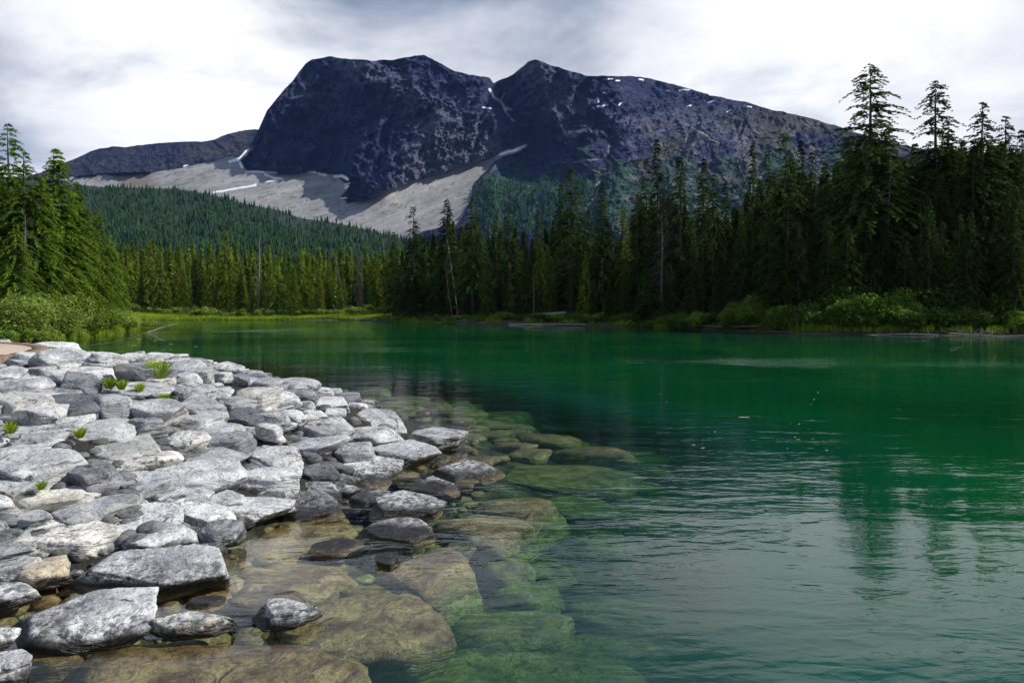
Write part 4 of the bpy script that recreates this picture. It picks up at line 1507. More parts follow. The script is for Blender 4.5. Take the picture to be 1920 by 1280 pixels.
# right bank: the ones that stand out
RIGHT = [
 ('tall0', 1630, 118, 10, 1.34, 'tallest conifer with an open ragged top above the right bank'),
 ('tall1', 1757, 149, 11, 1.25, 'second tallest conifer with an open top, right of the tallest one'),
 ('tall2', 1842, 188, 10, 1.2, 'tall sparse topped conifer, third tall one from the tallest tree'),
 ('tall2', 1884, 214, 12, 1.15, 'tall sparse conifer just right of the third tall one'),
 ('slim1', 1916, 242, 12, 1.0, 'pointed conifer at the right edge of the picture'),
 ('mid3', 1590, 256, 15, 1.15, 'broad dark conifer on the left shoulder of the tallest tree'),
 ('mid0', 1665, 232, 16, 1.1, 'dark conifer behind the bleached dead trunk'),
 ('mid3', 1716, 268, 14, 1.1, 'dark conifer left of the second tallest tree'),
 ('mid0', 1782, 236, 13, 1.1, 'full dark conifer hugging the right side of the second tallest tree'),
 ('mid1', 1826, 262, 9, 1.2, 'dense dark conifer between the second and third tall trees'),
 ('mid3', 1900, 392, 3, 1.25, 'low full conifer near the water at the right edge'),
 ('mid1', 1742, 372, 4, 1.15, 'green tinted conifer in the front row below the second tallest tree'),
 ('mid3', 1800, 400, 4, 1.1, 'front row conifer with tiered branches, right of the green tinted one'),
 ('mid0', 1548, 300, 13, 1.0, 'dark conifer just left of the tallest group'),
 ('mid1', 1497, 422, 3, 1.25, 'broad low conifer in the front row before the dead pole'),
 ('mid2', 1472, 248, 10, 1.15, 'ragged dark conifer with a pale trunk low down'),
 ('slim0', 1502, 262, 12, 1.0, 'narrow dark conifer touching the ragged one'),
 ('slim1', 1522, 284, 15, 0.9, 'thin spire right of the narrow dark conifer'),
 ('mid2', 1440, 282, 12, 1.0, 'dark conifer left of the ragged one'),
 ('slim0', 1411, 270, 11, 0.9, 'narrow conifer with a blunt dense tip'),
 ('slim1', 1360, 342, 12, 1.0, 'small pointed conifer in a dip of the treetops'),
 ('slim1', 1338, 326, 10, 1.0, 'dark spire right of the pointed tree with gaps'),
 ('slim1', 1319, 296, 11, 1.1, 'pointed conifer with gaps in its crown, right of centre'),
 ('slim1', 1275, 292, 11, 1.2, 'sunlit narrow conifer with a pale gap beside it'),
 ('slim0', 1232, 260, 10, 0.95, 'narrow black spire standing above its neighbours'),
 ('mid2', 1212, 296, 11, 0.95, 'dark conifer leaning against the narrow black spire'),
 ('brown', 1250, 330, 10, 1.0, 'rusty brown dying conifer beside the black spire'),
 ('mid0', 1195, 360, 9, 1.1, 'full dark conifer at the foot of the black spire'),
 ('lit1', 1168, 382, 12, 0.9, 'slender yellow green conifer between two dark ones'),
 ('mid1', 1130, 342, 9, 1.05, 'bright tipped conifer right of the sparse topped one'),
 ('slim1', 1105, 392, 10, 1.0, 'small dark conifer left of the bright tipped one'),
 ('mid2', 1072, 312, 8, 1.25, 'conifer with a thin sparse top and a dark dense base'),
 ('slim1', 1052, 345, 11, 1.0, 'dark spire hidden beside the sparse topped conifer'),
 ('slim1', 1010, 392, 12, 1.0, 'small forked looking conifer in the dip right of centre'),
 ('mid1', 986, 452, 4, 1.0, 'drooping conifer with a bare pale lower trunk by the log'),
 ('mid2', 955, 386, 8, 1.2, 'conifer with bleached patches right of centre'),
 ('slim1', 930, 400, 10, 1.1, 'dark conifer left of the one with bleached patches'),
 ('mid2', 886, 368, 8, 1.2, 'dark conifer with a domed tip, third from the left end of the right forest'),
 ('mid0', 838, 371, 8, 1.15, 'full dark conifer behind the leaning dead trunk'),
 ('mid2', 775, 387, 8, 1.25, 'leftmost large dark conifer of the right forest'),
 ('slim1', 738, 434, 9, 1.2, 'narrow conifer at the left end of the right forest'),
 ('young0', 1216, 500, 2.5, 1.35, 'small bright conifer standing alone at the water edge'),
 ('young1', 1292, 530, 3.0, 1.2, 'scruffy small conifer on a crooked trunk near the shore'),
 ('lit1', 1012, 450, 9, 1.0, 'yellow green conifer right of the bare pale trunk'),
 ('lit0', 1098, 470, 6, 0.9, 'pale tipped conifer in front of the dark rows'),
 ('mid1', 1390, 400, 6, 1.1, 'dark conifer in the second row before the narrow blunt one'),
]
for key, px, top, off, wd, lab in RIGHT:
    tree(key, px, top, sh(px, off), lab, wide=wd)

SNAGS = [
 ('snag0', 1662, 285, 8.5, 0.85, 0.02, 'bleached dead trunk with drooping bare branches against the dark trees', 'dead_tree'),
 ('spike', 1394, 262, 11, 0.8, 0.0, 'bare dead pole rising above the treetops', 'dead_tree'),
 ('pole', 1001, 505, 3.0, 0.9, 0.0, 'straight pale bare trunk by the shore log', 'dead_tree'),
 ('snag1', 1470, 452, 5, 0.5, 0.0, 'pale lower trunk of a dead tree in the front row', 'dead_tree'),
 ('snag1', 1640, 500, 2.5, 0.35, 0.0, 'thin bare stem under the tallest tree', 'dead_tree'),
 ('snag1', 1240, 400, 7, 1.3, 0.0, 'brown dead conifer with tangled bare twigs', 'dead_tree'),
 ('spike', 1532, 262, 12, 0.8, 0.0, 'thin bare spike left of the tallest group', 'dead_tree'),
]
for key, px, top, off, wd, ln, lab, nm in SNAGS:
    tree(key, px, top, sh(px, off), lab, wide=wd, lean=ln or 0.001, name=nm, cat='dead tree')
tree('pole', 858, 412, sh(860, 9), 'leaning bleached dead trunk in front of dark conifers', wide=1.0, lean=-0.13, name='dead_tree', cat='dead tree')
tree('spike', 848, 500, sh(860, 3), 'short pale leaning trunk left of the leaning bleached one', wide=1.0, lean=-0.12, name='dead_tree', cat='dead tree')
tree('snag0', 485, 446, 157, 'white dead tree rising from the sunlit far woods', wide=1.0, lean=0.001, name='dead_tree', cat='dead tree')
tree('snag1', 645, 470, 152, 'dead grey tree leaning over to the left at the far shore', wide=1.4, lean=-0.16, name='dead_tree', cat='dead tree')

ENV = [(740, 480), (800, 430), (840, 410), (900, 425), (960, 430), (1010, 440), (1060, 400), (1100, 440), (1170, 440), (1200, 380), (1250, 370),
       (1300, 385), (1370, 395), (1420, 335), (1480, 300), (1520, 325), (1570, 295), (1620, 262), (1690, 300), (1720, 285), (1800, 265), (1860, 262), (1940, 270), (2100, 270)]
rt = random.Random(99)
nfill = 0
BACK = []
for off, lo, hi, step in ((5, 60, 150, 40), (11, 25, 90, 26), (17, 5, 60, 24), (25, -5, 40, 20), (36, -8, 30, 20), (50, -10, 25, 22)):
    px = 735 + rt.uniform(0, 20)
    while px < (1960 if off < 30 else 1940):
        top = float(np.interp(px, [a for a, _ in ENV], [b for _, b in ENV])) + rt.uniform(lo, hi)
        key = rt.choice(['mid0', 'mid1', 'mid2', 'mid3', 'mid1', 'slim1'])
        if off < 20:
            tree(key, px, min(top, 520), sh(px, off + rt.uniform(-2.5, 2.5)),
                 'dark green conifer in the crowded rows of the right bank forest', 'conifers crowded in the right bank forest', wide=rt.uniform(0.95, 1.3))
            nfill += 1
        else:
            BACK.append((px, min(top, 520), sh(px, off + rt.uniform(-2.5, 2.5))))
        px += step * rt.uniform(0.7, 1.35)

# far shore: sunlit smaller conifers
FARN = [
 ('lit0', 422, 432, 152, 1.25, 'broadest sunlit conifer in the middle of the far shore'),
 ('lit1', 300, 470, 150, 1.2, 'green conifer at the left end of the far shore'),
 ('lit0', 280, 452, 158, 1.2, 'dark green conifer behind the left bank trees, far shore'),
 ('lit2', 342, 474, 155, 1.0, 'slim conifer second from the left on the far shore'),
 ('lit1', 520, 482, 149, 1.3, 'full conifer right of the white dead tree'),
 ('lit2', 398, 470, 150, 1.0, 'conifer on the left shoulder of the broadest one'),
 ('lit1', 452, 478, 151, 1.0, 'conifer between the broadest one and the white dead tree'),
 ('lit0', 596, 500, 147, 1.0, 'pale green conifer right of centre on the far shore'),
 ('lit2', 565, 466, 160, 1.1, 'taller conifer behind the pale green one'),
 ('brown', 672, 462, 156, 0.8, 'reddish brown conifer near the right end of the far shore'),
 ('lit1', 706, 470, 152, 1.1, 'bright yellow green conifer beside the dark forest'),
]
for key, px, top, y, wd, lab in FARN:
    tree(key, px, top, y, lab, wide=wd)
for y0, lo, hi, step in ((151, 500, 545, 26), (160, 478, 520, 20), (172, 468, 505, 15), (188, 462, 500, 14), (208, 455, 490, 14), (235, 450, 480, 14)):
    px = 205 + rt.uniform(0, 10)
    while px < 755:
        top = rt.uniform(lo, hi) + (px - 480) * 0.02
        if y0 < 165:
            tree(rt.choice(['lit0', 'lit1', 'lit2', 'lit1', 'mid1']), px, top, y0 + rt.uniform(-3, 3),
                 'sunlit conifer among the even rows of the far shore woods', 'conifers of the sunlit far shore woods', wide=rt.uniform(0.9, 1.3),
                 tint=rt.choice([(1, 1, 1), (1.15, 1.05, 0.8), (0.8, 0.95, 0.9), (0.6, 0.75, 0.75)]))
            nfill += 1
        else:
            BACK.append((px, top, y0 + rt.uniform(-3, 3)))
        px += step * rt.uniform(0.7, 1.35)


def small_conifer(seed):
    """compact conifer for the rows behind: ragged narrow sprays round a stem, unit height"""
    r = np.random.RandomState(seed)
    n = 330
    t = r.rand(n) ** 0.85
    R = 0.145 * (1 - t) ** 0.8 * r.uniform(0.55, 1.25, n) + 0.008
    a = r.rand(n) * 6.283
    w_ = 0.020 + 0.018 * r.rand(n)
    ca, sa = np.cos(a), np.sin(a)
    z = 0.04 + 0.95 * t
    b0 = np.stack([ca * R * 0.1 - sa * w_, sa * R * 0.1 + ca * w_, z], 1)
    b1 = np.stack([ca * R * 0.1 + sa * w_, sa * R * 0.1 - ca * w_, z], 1)
    e_ = np.stack([ca * R, sa * R, z - R * r.uniform(0.1, 0.6, n)], 1)
    m1 = np.stack([ca * R * 0.6, sa * R * 0.6, z - 0.035], 1)
    V = np.stack([b0, b1, e_, b0 * 0.5 + b1 * 0.5, e_, m1], 1).reshape(-1, 3)
    return V, np.arange(len(V)).reshape(-1, 3), np.repeat(r.uniform(0, 1, n), 6)


TPL_B = [small_conifer(s) for s in range(8)]
for part_, nm, mat, lab in ((0, 'back_forest', M_con, 'darkest back rows of conifers filling the right bank forest'), (1, 'far_shore_woods', M_lit, 'crowded rows of conifers behind the sunlit far shore trees')):
    rb = np.random.RandomState(50 + part_)
    VV, FF, TT, base = [], [], [], 0
    for px, top, y in BACK:
        if (px < 757 and y > 165) != bool(part_):
            continue
        v, f, tp = TPL_B[rb.randint(8)]
        x = (px - CX) / F * y
        z = max(gh(x, y), 0)
        h = H + (HOR - top) / F * y - z
        VV.append((v * np.array([h * 1.15, h * 1.15, h])) @ ROT(rb.rand() * 6.28).T + np.array([x, y, z]))
        FF.append(f + base)
        TT.append(np.clip(tp * 0.6 + rb.rand() * 0.5 - 0.1, 0, 1))
        base += len(v)
    tag(obj(nm, mk(nm, np.concatenate(VV), np.concatenate(FF), mat, False, {'tip': np.concatenate(TT)})), lab, kind='stuff')

# left bank
LEFT = [
 ('left2', 16, 230, 62, 1.0, 'tallest conifer at the left edge with an open twiggy top'),
 ('left2', 46, 284, 60, 1.05, 'conifer just right of the leftmost tall one'),
 ('left1', 106, 278, 64, 1.25, 'pointed conifer standing forward on the left bank'),
 ('left0', 76, 330, 61, 1.0, 'dark conifer between the two pointed left bank trees'),
 ('left0', 148, 345, 69, 0.95, 'sunlit conifer stepping down right of the pointed one'),
 ('left1', 184, 392, 75, 0.85, 'bright green conifer in the descending row'),
 ('left0', 208, 440, 82, 0.85, 'low green conifer near the right end of the left bank'),
 ('left1', 226, 492, 90, 0.8, 'smallest conifer at the right end of the left bank'),
 ('left0', -30, 270, 60, 1.0, 'conifer cut off by the left edge'),
 ('left1', 30, 420, 57, 1.2, 'spreading conifer low at the left edge above the shrubs'),
 ('left0', 95, 440, 63, 1.0, 'full branched conifer behind the tall shrubs'),
 ('left1', 150, 470, 72, 0.9, 'drooping conifer just above the bright shrubs'),
]
for key, px, top, y, wd, lab in LEFT:
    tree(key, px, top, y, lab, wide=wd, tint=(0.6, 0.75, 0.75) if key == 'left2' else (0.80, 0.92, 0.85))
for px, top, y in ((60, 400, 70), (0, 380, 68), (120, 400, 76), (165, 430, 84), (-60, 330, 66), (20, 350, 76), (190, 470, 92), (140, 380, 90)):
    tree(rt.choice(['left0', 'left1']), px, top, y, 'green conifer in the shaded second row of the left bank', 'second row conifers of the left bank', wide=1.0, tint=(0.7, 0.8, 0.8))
tree('snag1', 25, 400, 58, 'bare grey branches of a dead tree poking out at the left edge', wide=2.4, lean=0.12, name='dead_tree', cat='dead tree')
print('fill trees', nfill)

# ------------------------------------------------------------------ shrubs
def shrub_meshes(rx, ry, hh, n, seed, mat, leaf=0.10, lumps=9):
    r = np.random.RandomState(seed)
    cen = np.stack([r.uniform(-0.75, 0.75, lumps) * rx, r.uniform(-0.75, 0.75, lumps) * ry, r.uniform(0.25, 0.8, lumps) * hh], 1)
    cr_ = r.uniform(0.28, 0.5, lumps) * min(rx, hh)
    which = r.randint(0, lumps, n)
    d = r.normal(size=(n, 3))
    d /= np.linalg.norm(d, axis=1)[:, None]
    rad = cr_[which] * (0.45 + 0.75 * r.rand(n) ** 0.6)
    P = cen[which] + d * rad[:, None] * np.array([1.15, 1.15, 0.9])
    P[:, 2] = np.abs(P[:, 2])
    # leaf quads
    u = r.normal(size=(n, 3)); u[:, 2] *= 0.5
    u /= np.linalg.norm(u, axis=1)[:, None]
    v = np.cross(u, r.normal(size=(n, 3)) * 0.5 + np.array([0, 0, 1.0]))
    v /= np.linalg.norm(v, axis=1)[:, None] + 1e-9
    s = leaf * r.uniform(0.6, 1.5, n)[:, None]
    V = np.stack([P - u * s, P + v * s * 0.45, P + u * s, P - v * s * 0.45], 1).reshape(-1, 3)
    Fc = np.arange(4 * n).reshape(-1, 4)
    A = np.repeat(r.uniform(0, 1, n) * 0.7 + 0.3 * (P[:, 2] / hh), 4)
    fol = mk('foliage', V, Fc, mat, False, {'tip': A})
    ac = Acc()
    for c in cen:
        Vv, Fq = tube((c[0] * 0.3, c[1] * 0.3, -0.2), c, 0.035, 0.012, 4)
        ac.add(Vv, Fq)
    return fol, ac.mesh('stem', M_bark)


SH_B = [shrub_meshes(1.9, 1.6, 2.1, 5200, 300 + i, M_shrub, 0.085) for i in range(3)]
SH_L = [shrub_meshes(1.6, 1.3, 1.1, 3600, 310 + i, M_shrub, 0.075, 8) for i in range(2)]
SH_D = [shrub_meshes(2.4, 1.8, 1.5, 4600, 320 + i, M_shrubd, 0.10, 10) for i in range(3)]


def shrub(ms, x, y, s, label, group=None, sz=1.0, tint=(1, 1, 1), name='shrub'):
    e = bpy.data.objects.new(name, None)
    col.objects.link(e)
    e.location = (x, y, max(gh(x, y), 0.0) - 0.05)
    e.rotation_euler = (0, 0, (x * 7 + y * 3) % 6.28)
    e.scale = (s, s, s * sz)
    tag(e, label, 'shrub', group)
    for nm, m_ in zip(('foliage', 'stem'), ms):
        c = bpy.data.objects.new(nm, m_)
        col.objects.link(c)
        c.parent = e
        c.color = (*tint, 1)
    return e


def sp(px, y):
    return (px - CX) / F * y


LSH = [  # px, distance, size, height, label
 (10, 52.5, 1.35, 1.15, 'big pale leaved shrub at the left edge below the conifers'),
 (60, 54, 1.3, 1.05, 'large loose shrub second from the left edge'),
 (108, 58, 1.35, 1.05, 'tall bright shrub in the middle of the left bank'),
 (150, 62, 1.2, 0.9, 'rounded yellow green shrub right of the tall bright one'),
 (188, 70, 1.15, 0.8, 'low sunlit shrub where the left bank narrows'),
 (222, 78, 1.1, 0.7, 'yellow shrub close to the tip of the left bank'),
 (250, 87, 1.0, 0.6, 'last low shrub at the tip of the left bank'),
]
for i, (px, y, s, sz, lab) in enumerate(LSH):
    shrub(SH_B[i % 3], sp(px, y), y, s, lab, sz=sz)
for i, (px, y, s) in enumerate([(-15, 50.5, 1.0), (30, 52, .9), (80, 54.5, .9), (52, 52.6, .8), (125, 60, .9), (140, 64.5, .85), (172, 67.5, .85), (205, 75, .8), (238, 84, .8), (95, 57, .9), (165, 74, 1.1), (200, 84, 1.1), (120, 70, 1.2)]):
    shrub(SH_L[i % 2], sp(px, y), y, s, 'low bright leafy shrub along the water line of the left bank', 'low shrubs along the left bank', tint=(1, 1, 1) if i % 3 else (0.85, 0.95, 0.85))
DSH = [
 (1575, 3.0, 1.35, 1.15, 'mounded light green shrub below the tallest conifer'),
 (1470, 2.2, 1.1, 1.0, 'bright fringed shrub left of the mounded one'),
 (1655, 3.0, 1.3, 1.0, 'dark glossy shrub right of the mounded one'),
 (1240, 1.8, 0.7, 0.8, 'small pale shrub at the foot of the lone bright conifer'),
 (1420, 2.2, 1.0, 0.9, 'low rounded shrub where the tall shrubs begin'),
]
for i, (px, off, s, sz, lab) in enumerate(DSH):
    y = sh(px, off)
    shrub(SH_D[i % 3], sp(px, y), y, s, lab, sz=sz, tint=(1.5, 1.4, 1.2) if i in (0, 1, 3) else (1, 1, 1))
px = 750
i = 0
while px < 1960:
    off = rt.uniform(1.4, 3.2)
    y = sh(px, off)
    big = np.interp(px, [750, 1150, 1350, 1450, 1700, 1900], [0.6, 0.65, 0.85, 1.35, 1.4, 1.0])
    shrub(SH_D[i % 3], sp(px, y), y, big * rt.uniform(0.8, 1.15), 'dark green shrub in the undergrowth fringe of the right bank', 'undergrowth shrubs of the right bank',
          sz=rt.uniform(0.7, 1.0), tint=rt.choice([(1, 1, 1), (1.5, 1.4, 1.0), (0.9, 1.0, 0.9)]))
    px += rt.uniform(14, 30) * (1.3 if px > 1400 else 1)
    i += 1
    if px > 1350 and i % 2:
        y = sh(px, off + 2.5)
        shrub(SH_D[(i + 1) % 3], sp(px, y), y, big * rt.uniform(1.0, 1.4), 'dark green shrub in the undergrowth fringe of the right bank', 'undergrowth shrubs of the right bank', sz=1.05, tint=(1.3, 1.25, 1.0))
px = 262
while px < 745:
    y = 146.5 + rt.uniform(0, 2)
    shrub(SH_L[i % 2], sp(px, y), y, rt.uniform(0.9, 1.5), 'low green shrub under the sunlit conifers of the far shore', 'shrubs along the far shore', sz=rt.uniform(0.6, 1.2), tint=(0.8, 0.85, 0.8))
    px += rt.uniform(9, 20)
    i += 1

# ------------------------------------------------------------------ sedge along the shores
def blades(name, pts, wsc, hsc, seed, label):
    r = np.random.RandomState(seed)
    n = len(pts)
    a = r.rand(n) * 6.283
    h = hsc * r.uniform(0.5, 1.3, n)
    w_ = wsc * r.uniform(0.7, 1.3, n)
    z = ground_h(pts[:, 0], pts[:, 1])
    z = np.maximum(z, -0.05)
    b = np.stack([pts[:, 0], pts[:, 1], z], 1)
    d = np.stack([np.cos(a), np.sin(a), 0 * a], 1) * w_[:, None]
    ln = np.stack([r.normal(size=n) * 0.3, r.normal(size=n) * 0.3, np.ones(n)], 1) * h[:, None]
    V = np.stack([b - d, b + d, b + ln], 1).reshape(-1, 3)
    A = np.stack([0 * a, 0 * a, 0 * a + 1], 1).ravel() * 0.6 + np.repeat(r.rand(n), 3) * 0.4
    return tag(obj(name, mk(name, V, np.arange(3 * n).reshape(-1, 3), M_grass, False, {'tip': A})), label, kind='stuff')


r = np.random.RandomState(17)
n = 42000
px_ = r.uniform(200, 760, n)
yy = np.interp(px_, [200, 280, 400, 600, 700, 760], [139.5, 139.8, 144, 144, 140, 136]) + r.uniform(0.0, 6.0, n) ** 1.0
p1 = np.stack([(px_ - CX) / F * yy, yy], 1)
n2 = 16000
px2 = r.uniform(740, 1960, n2)
y2 = np.array([sh(p, 0) for p in px2]) + r.uniform(0.0, 2.2, n2) * (px2 < 1500) + r.uniform(0, 1.0, n2)
p2 = np.stack([(px2 - CX) / F * y2, y2], 1)
dens = r.rand(n2) < sstep(-0.35, 0.25, fbm(np.stack([px2 * 0.03, px2 * 0, px2 * 0], 1), 4)) * np.interp(px2, [740, 1080, 1150, 1420, 1500, 1960], [.5, .5, 1, 1, .35, .25])
p2 = p2[dens]
blades('shore_grass', np.concatenate([p1, p2]), 0.05, 0.55, 6, 'bright green sedge growing along the far shoreline')
n3 = 16000
px3 = r.uniform(-30, 262, n3)
y3 = np.interp(px3, [-30, 100, 200, 265], [50, 56, 67, 88]) + r.uniform(-1.5, 5, n3)
blades('bank_grass', np.stack([(px3 - CX) / F * y3, y3], 1), 0.03, 0.5, 8, 'yellow green reeds standing in the shallows below the left bank shrubs')


# ------------------------------------------------------------------ logs and driftwood
def log_mesh(pts, r0, r1, seed, mat, seg=8):
    ac = Acc()
    n = len(pts) - 1
    for k in range(n):
        ra = r0 + (r1 - r0) * k / n
        rb = r0 + (r1 - r0) * (k + 1) / n
        V, Fq = tube(pts[k], pts[k + 1], ra, rb, seg)
        ac.add(V, Fq)
    return ac.mesh('log', mat, True)


def log(px0, py0, d0, px1, py1, d1, r0, r1, label, mat=M_dead, stubs=0, name='fallen_log'):
    a = np.array([(px0 - CX) / F * d0, d0, H + (HOR - py0) / F * d0])
    b = np.array([(px1 - CX) / F * d1, d1, H + (HOR - py1) / F * d1])
    rg = random.Random(px0)
    pts = [a + (b - a) * t + np.array([0, 0, 0.06 * math.sin(t * 5 + px0)]) for t in np.linspace(0, 1, 7)]
    ac = Acc()
    for k in range(6):
        V, Fq = tube(pts[k], pts[k + 1], r0 + (r1 - r0) * k / 6, r0 + (r1 - r0) * (k + 1) / 6, 8)
        ac.add(V, Fq)
    for s in range(stubs):
        t = rg.uniform(0.15, 0.95)
        p = a + (b - a) * t
        V, Fq = tube(p, p + np.array([rg.uniform(-.5, .5), rg.uniform(-.4, .1), rg.uniform(0.1, 0.7)]), 0.035, 0.012, 4)
        ac.add(V, Fq)
    return tag(obj(name, ac.mesh(name, mat, True)), label, 'log')


log(815, 605, 119, 1062, 586, 107, 0.10, 0.20, 'long grey log sloping from the water up to the trees', stubs=5)
log(955, 609, 104.5, 1098, 607, 100.6, 0.07, 0.10, 'whitish log lying level on the water right of centre', stubs=4)
log(640, 599, 143, 720, 599, 139, 0.12, 0.10, 'thin white log on the far shore left of the forest')
log(262, 609, 88, 320, 612, 84, 0.06, 0.04, 'short pale log floating off the tip of the left bank')
log(275, 622, 74, 332, 607, 92, 0.035, 0.02, 'slender pale branch slanting out of the water by the left bank')
log(1290, 611, 86, 1425, 612, 76.5, 0.07, 0.10, 'reddish brown driftwood along the middle of the right shore', M_deadd, 3)
log(1440, 622, 74, 1560, 626, 69.5, 0.05, 0.06, 'thin driftwood stick under the bright shrubs', M_deadd, 2)
log(1620, 628, 68, 1760, 627, 66.5, 0.05, 0.05, 'pale driftwood branch in the tangle at the right shore', M_dead, 4)
log(1780, 626, 66, 1925, 630, 64, 0.06, 0.05, 'long driftwood branch at the right edge of the shore', M_dead, 6)
log(860, 608, 111, 930, 607, 109, 0.08, 0.06, 'short dark log beneath the long sloping one', M_deadd, 3)
# tangled twigs at the right shore
ac = Acc()
r = np.random.RandomState(12)
for k in range(260):
    px = r.uniform(1540, 1930)
    y = sh(px, r.uniform(-0.5, 1.0))
    p = np.array([sp(px, y), y, r.uniform(0.0, 0.35)])
    q = p + np.array([r.normal() * 0.8, r.normal() * 0.3, r.uniform(-0.1, 0.45)])
    V, Fq = tube(p, q, 0.022, 0.010, 3)
    ac.add(V, Fq)
tag(obj('driftwood_tangle', ac.mesh('driftwood_tangle', M_deadd)), 'tangle of dead twigs washed up along the right shore', kind='stuff')
# overhanging bare branch over the inlet, near left
a0 = [np.array([sp(px, y), y, H + (HOR - py) / F * y]) for px, py, y in ((120, 652, 40), (165, 648, 42), (215, 641, 46), (262, 628, 52), (300, 618, 58), (330, 606, 66))]
ac = Acc()
for k in range(5):
    V, Fq = tube(a0[k], a0[k + 1], 0.014 - 0.0015 * k, 0.0125 - 0.0015 * k, 5)
    ac.add(V, Fq)
a1 = [np.array([sp(px, y), y, H + (HOR - py) / F * y]) for px, py, y in ((212, 662, 38), (235, 656, 40), (248, 649, 43))]
for k in range(2):
    V, Fq = tube(a1[k], a1[k + 1], 0.007, 0.005, 4)
    ac.add(V, Fq)
tag(obj('fallen_branch', ac.mesh('fallen_branch', M_deadd, True)), 'thin curved dead branch lying over the inlet behind the rock bank', 'branch')

# ------------------------------------------------------------------ floating leaves and debris
LEAF = mk('floating_leaf', np.array([(-1, 0, 0), (-0.4, 0.35, 0.06), (0.6, 0.3, 0.05), (1, 0, 0), (0.5, -0.32, 0.04), (-0.5, -0.3, 0.06)]) * 0.09,
          np.array([(0, 5, 4, 3), (0, 3, 2, 1)]), mat_plain('floating_leaf', (0.55, 0.40, 0.32), (0.70, 0.60, 0.50), 9))
LEAFG = mk('lily_leaf', np.array([(math.cos(a), math.sin(a), 0.03 * math.sin(3 * a)) for a in np.linspace(0, 6.0, 9)] + [(0, 0, 0)]) * 0.12,
           np.array([(i, i + 1, 9) for i in range(8)]), mat_plain('pale_floating_leaf', (0.45, 0.50, 0.30), (0.70, 0.72, 0.60), 9))
bl = obj('floating_leaf', LEAF)
y = 2.4 * F / (783 - HOR)
bl.location = (sp(1395, y), y, 0.01)
bl.scale = (1.5, 1.2, 1)
tag(bl, 'pinkish leaf floating alone in the middle of the open water', 'leaf')
rl = random.Random(4)
for k in range(46):
    if k < 30:
        px, py = rl.gauss(300, 34), rl.gauss(668, 12)
        if k < 12:
            px, py = rl.uniform(230, 330), rl.uniform(618, 650)
    else:
        px, py = rl.uniform(1230, 1560), rl.uniform(735, 850)
    if py < 612:
        continue
    y = 2.4 * F / (py - HOR)
    x = sp(px, y)
    if gh(x, y) > -0.02:
        continue
    o = obj('floating_leaf', LEAFG if k < 30 else LEAF)
    o.location = (x, y, 0.012)
    s = rl.uniform(0.5, 1.3) * (1.0 if k < 30 else 0.4)
    o.scale = (s, s, 1)
    o.rotation_euler = (0, 0, rl.uniform(0, 6))
    if k < 30:
        tag(o, 'small pale leaf floating in the inlet behind the rock bank', 'leaf', 'pale leaves floating in the inlet')
    else:
        tag(o, 'tiny leaf drifting on the open water around the pinkish one', 'leaf', 'tiny leaves on the open water')


# ------------------------------------------------------------------ tufts growing between the boulders
def tuft_mesh(seed, n=110, h=0.26):
    r = np.random.RandomState(seed)
    a = r.rand(n) * 6.283
    out = r.uniform(0.1, 0.6, n) * h
    hh = h * r.uniform(0.5, 1.1, n)
    w_ = 0.004 + 0.005 * r.rand(n)
    b = np.stack([np.cos(a) * 0.05, np.sin(a) * 0.05, 0 * a], 1)
    s = np.stack([-np.sin(a), np.cos(a), 0 * a], 1) * w_[:, None]
    m_ = b + np.stack([np.cos(a) * out * 0.5, np.sin(a) * out * 0.5, hh * 0.7], 1)
    e = b + np.stack([np.cos(a) * out, np.sin(a) * out, hh], 1)
    V = np.stack([b - s, b + s, m_ + s * 1.2, m_ - s * 1.2, e], 1).reshape(-1, 3)
    i = np.arange(n) * 5
    return mk('weed_tuft', V, [np.stack([i, i + 1, i + 2, i + 3], 1), np.stack([i + 3, i + 2, i + 4], 1)], M_grass, False,
              {'tip': np.tile([0, 0, .6, .6, 1], n)})


TUFT = [tuft_mesh(s) for s in (1, 2, 3)]
TF = [(298, 700, 1.7, 'tall pale grass tuft on the far skyline of the rock bank'), (205, 716, 0.9, 'small green weed beside the mossy rock'),
      (228, 719, 0.8, 'green weed tucked right of the small one near the mossy rock'), (308, 742, 0.8, 'bright weed patch above the big lined boulder'),
      (20, 800, 0.75, 'bright green weed between slabs at the left edge'), (150, 805, 0.7, 'dark mossy weed beside the lichen streaked rock'),
      (283, 692, 1.2, 'pale grass tuft left of the tall one'), (262, 722, 0.7, 'flat weed patch by the cream rock'), (78, 900, 0.5, 'thin stalks under the large smooth boulder')]
for k, (px, py, s, lab) in enumerate(TF):
    x, y, z = unproj(px, py, 0.25)
    o = obj('weed_tuft', TUFT[k % 3])
    o.location = (x, y, z - 0.1)
    o.scale = (s * 0.9, s * 0.9, s * 0.7)
    tag(o, lab, 'weed')


# ------------------------------------------------------------------ labels of the many: each by its nearest landmark
import re


def handle(lab):
    cut = re.split(r",| with | beside | lying | above | below | cut | at | near | in | under | left | right | behind | just | sitting | leaning | pointing | poking | farthest | forming | sloping | wedged | streaked | pushed | standing | rising | hugging | between | touching | tapering | tilted | amid | tucked | reaching | on | hidden | by | whose | surrounded | half ", lab)[0]
    return cut.strip()


def from_pos(o):
    x, y, z = o.location
    return CX + x / y * F, HOR + (H - z) / y * F


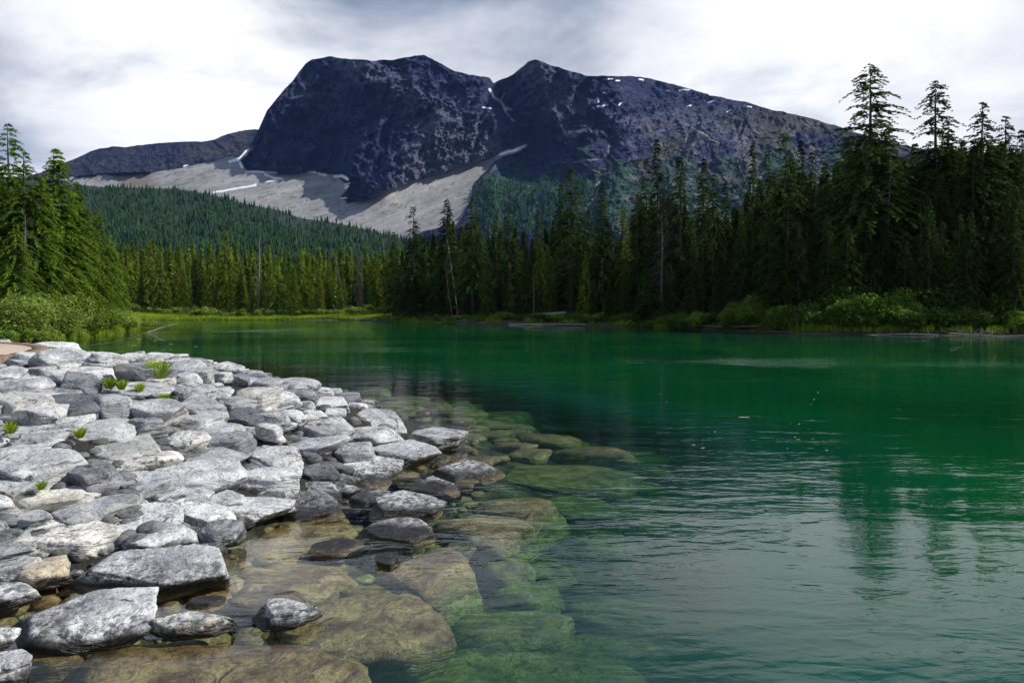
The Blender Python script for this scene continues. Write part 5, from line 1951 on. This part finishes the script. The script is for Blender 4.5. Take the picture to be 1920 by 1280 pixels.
def relabel(members, marks, noun, two_d):
    seen = {}
    used = set()
    for o in members:
        px, py = from_pos(o)
        o_px = (px, py)
        cand = sorted(marks, key=lambda m: (m[0] - px) ** 2 + ((m[1] - py) * (2.2 if two_d else 0)) ** 2)[:4]
        done = False
        for c in cand:
            dx, dy = px - c[0], (py - c[1]) * 2.0
            if two_d:
                if abs(dx) > 2 * abs(dy):
                    d = 'right of' if dx > 0 else 'left of'
                elif abs(dy) > 2 * abs(dx):
                    d = 'below' if dy > 0 else 'above'
                else:
                    d = ('below' if dy > 0 else 'above') + ' and ' + ('right of' if dx > 0 else 'left of')
            else:
                d = 'right of' if dx > 0 else 'left of'
            lab = f"{noun(o)} just {d} the {c[2]}"
            if lab in used or len(lab.split()) > 16:
                continue
            used.add(lab)
            o['label'] = lab
            done = True
            break


allo = list(col.objects)
grp = lambda g: [o for o in allo if o.get('group') == g]
named_rocks = [o for o in allo if o.name.startswith('boulder') and o.get('label')]
hs = {}
for o in named_rocks:
    hs.setdefault(handle(o['label']), []).append(o)
rmarks = [(*from_pos(v[0]), k) for k, v in hs.items() if len(v) == 1 and 3 <= len(k.split()) <= 6]


def tone_of(o):
    v = o.color[1]
    return 'whitish' if v > 1.15 else 'pale grey' if v > 0.95 else 'mid grey' if v > 0.7 else 'dark'


relabel(grp('small rocks filling the rock bank'), rmarks, lambda o: f"small {tone_of(o)} rock", True)
relabel(grp('wet stones along the water line'), rmarks, lambda o: f"low wet {tone_of(o)} stone", True)
named_trees = [o for o in allo if o.get('category') == 'tree' and not o.get('group')]
hs = {}
for o in named_trees:
    hs.setdefault(handle(o['label']), []).append(o)
tmarks = [(*from_pos(v[0]), k) for k, v in hs.items() if len(v) == 1 and 2 <= len(k.split()) <= 6 and k not in ('dark conifer', 'green conifer', 'tree', 'front row conifer', 'full conifer', 'taller conifer', 'dark green conifer')
          and k.split()[-1] in ('conifer', 'spire')]


def row_noun(kind):
    def f(o):
        px, py = from_pos(o)
        off = o.location.y - sh(px, 0)
        r_ = 'front row' if off < 8 else 'second row' if off < 14 else 'third row'
        return f"{kind} in the {r_}"
    return f


relabel(grp('conifers crowded in the right bank forest'), [m for m in tmarks if m[0] > 730], row_noun('dark conifer'), False)
relabel(grp('conifers of the sunlit far shore woods'), [m for m in tmarks if 250 < m[0] < 790],
        lambda o: ('short front' if o.location.y < 155.5 else 'taller second row') + ' sunlit conifer', False)
relabel(grp('undergrowth shrubs of the right bank'), [m for m in tmarks if m[0] > 730], lambda o: 'dark green shrub under and', False)
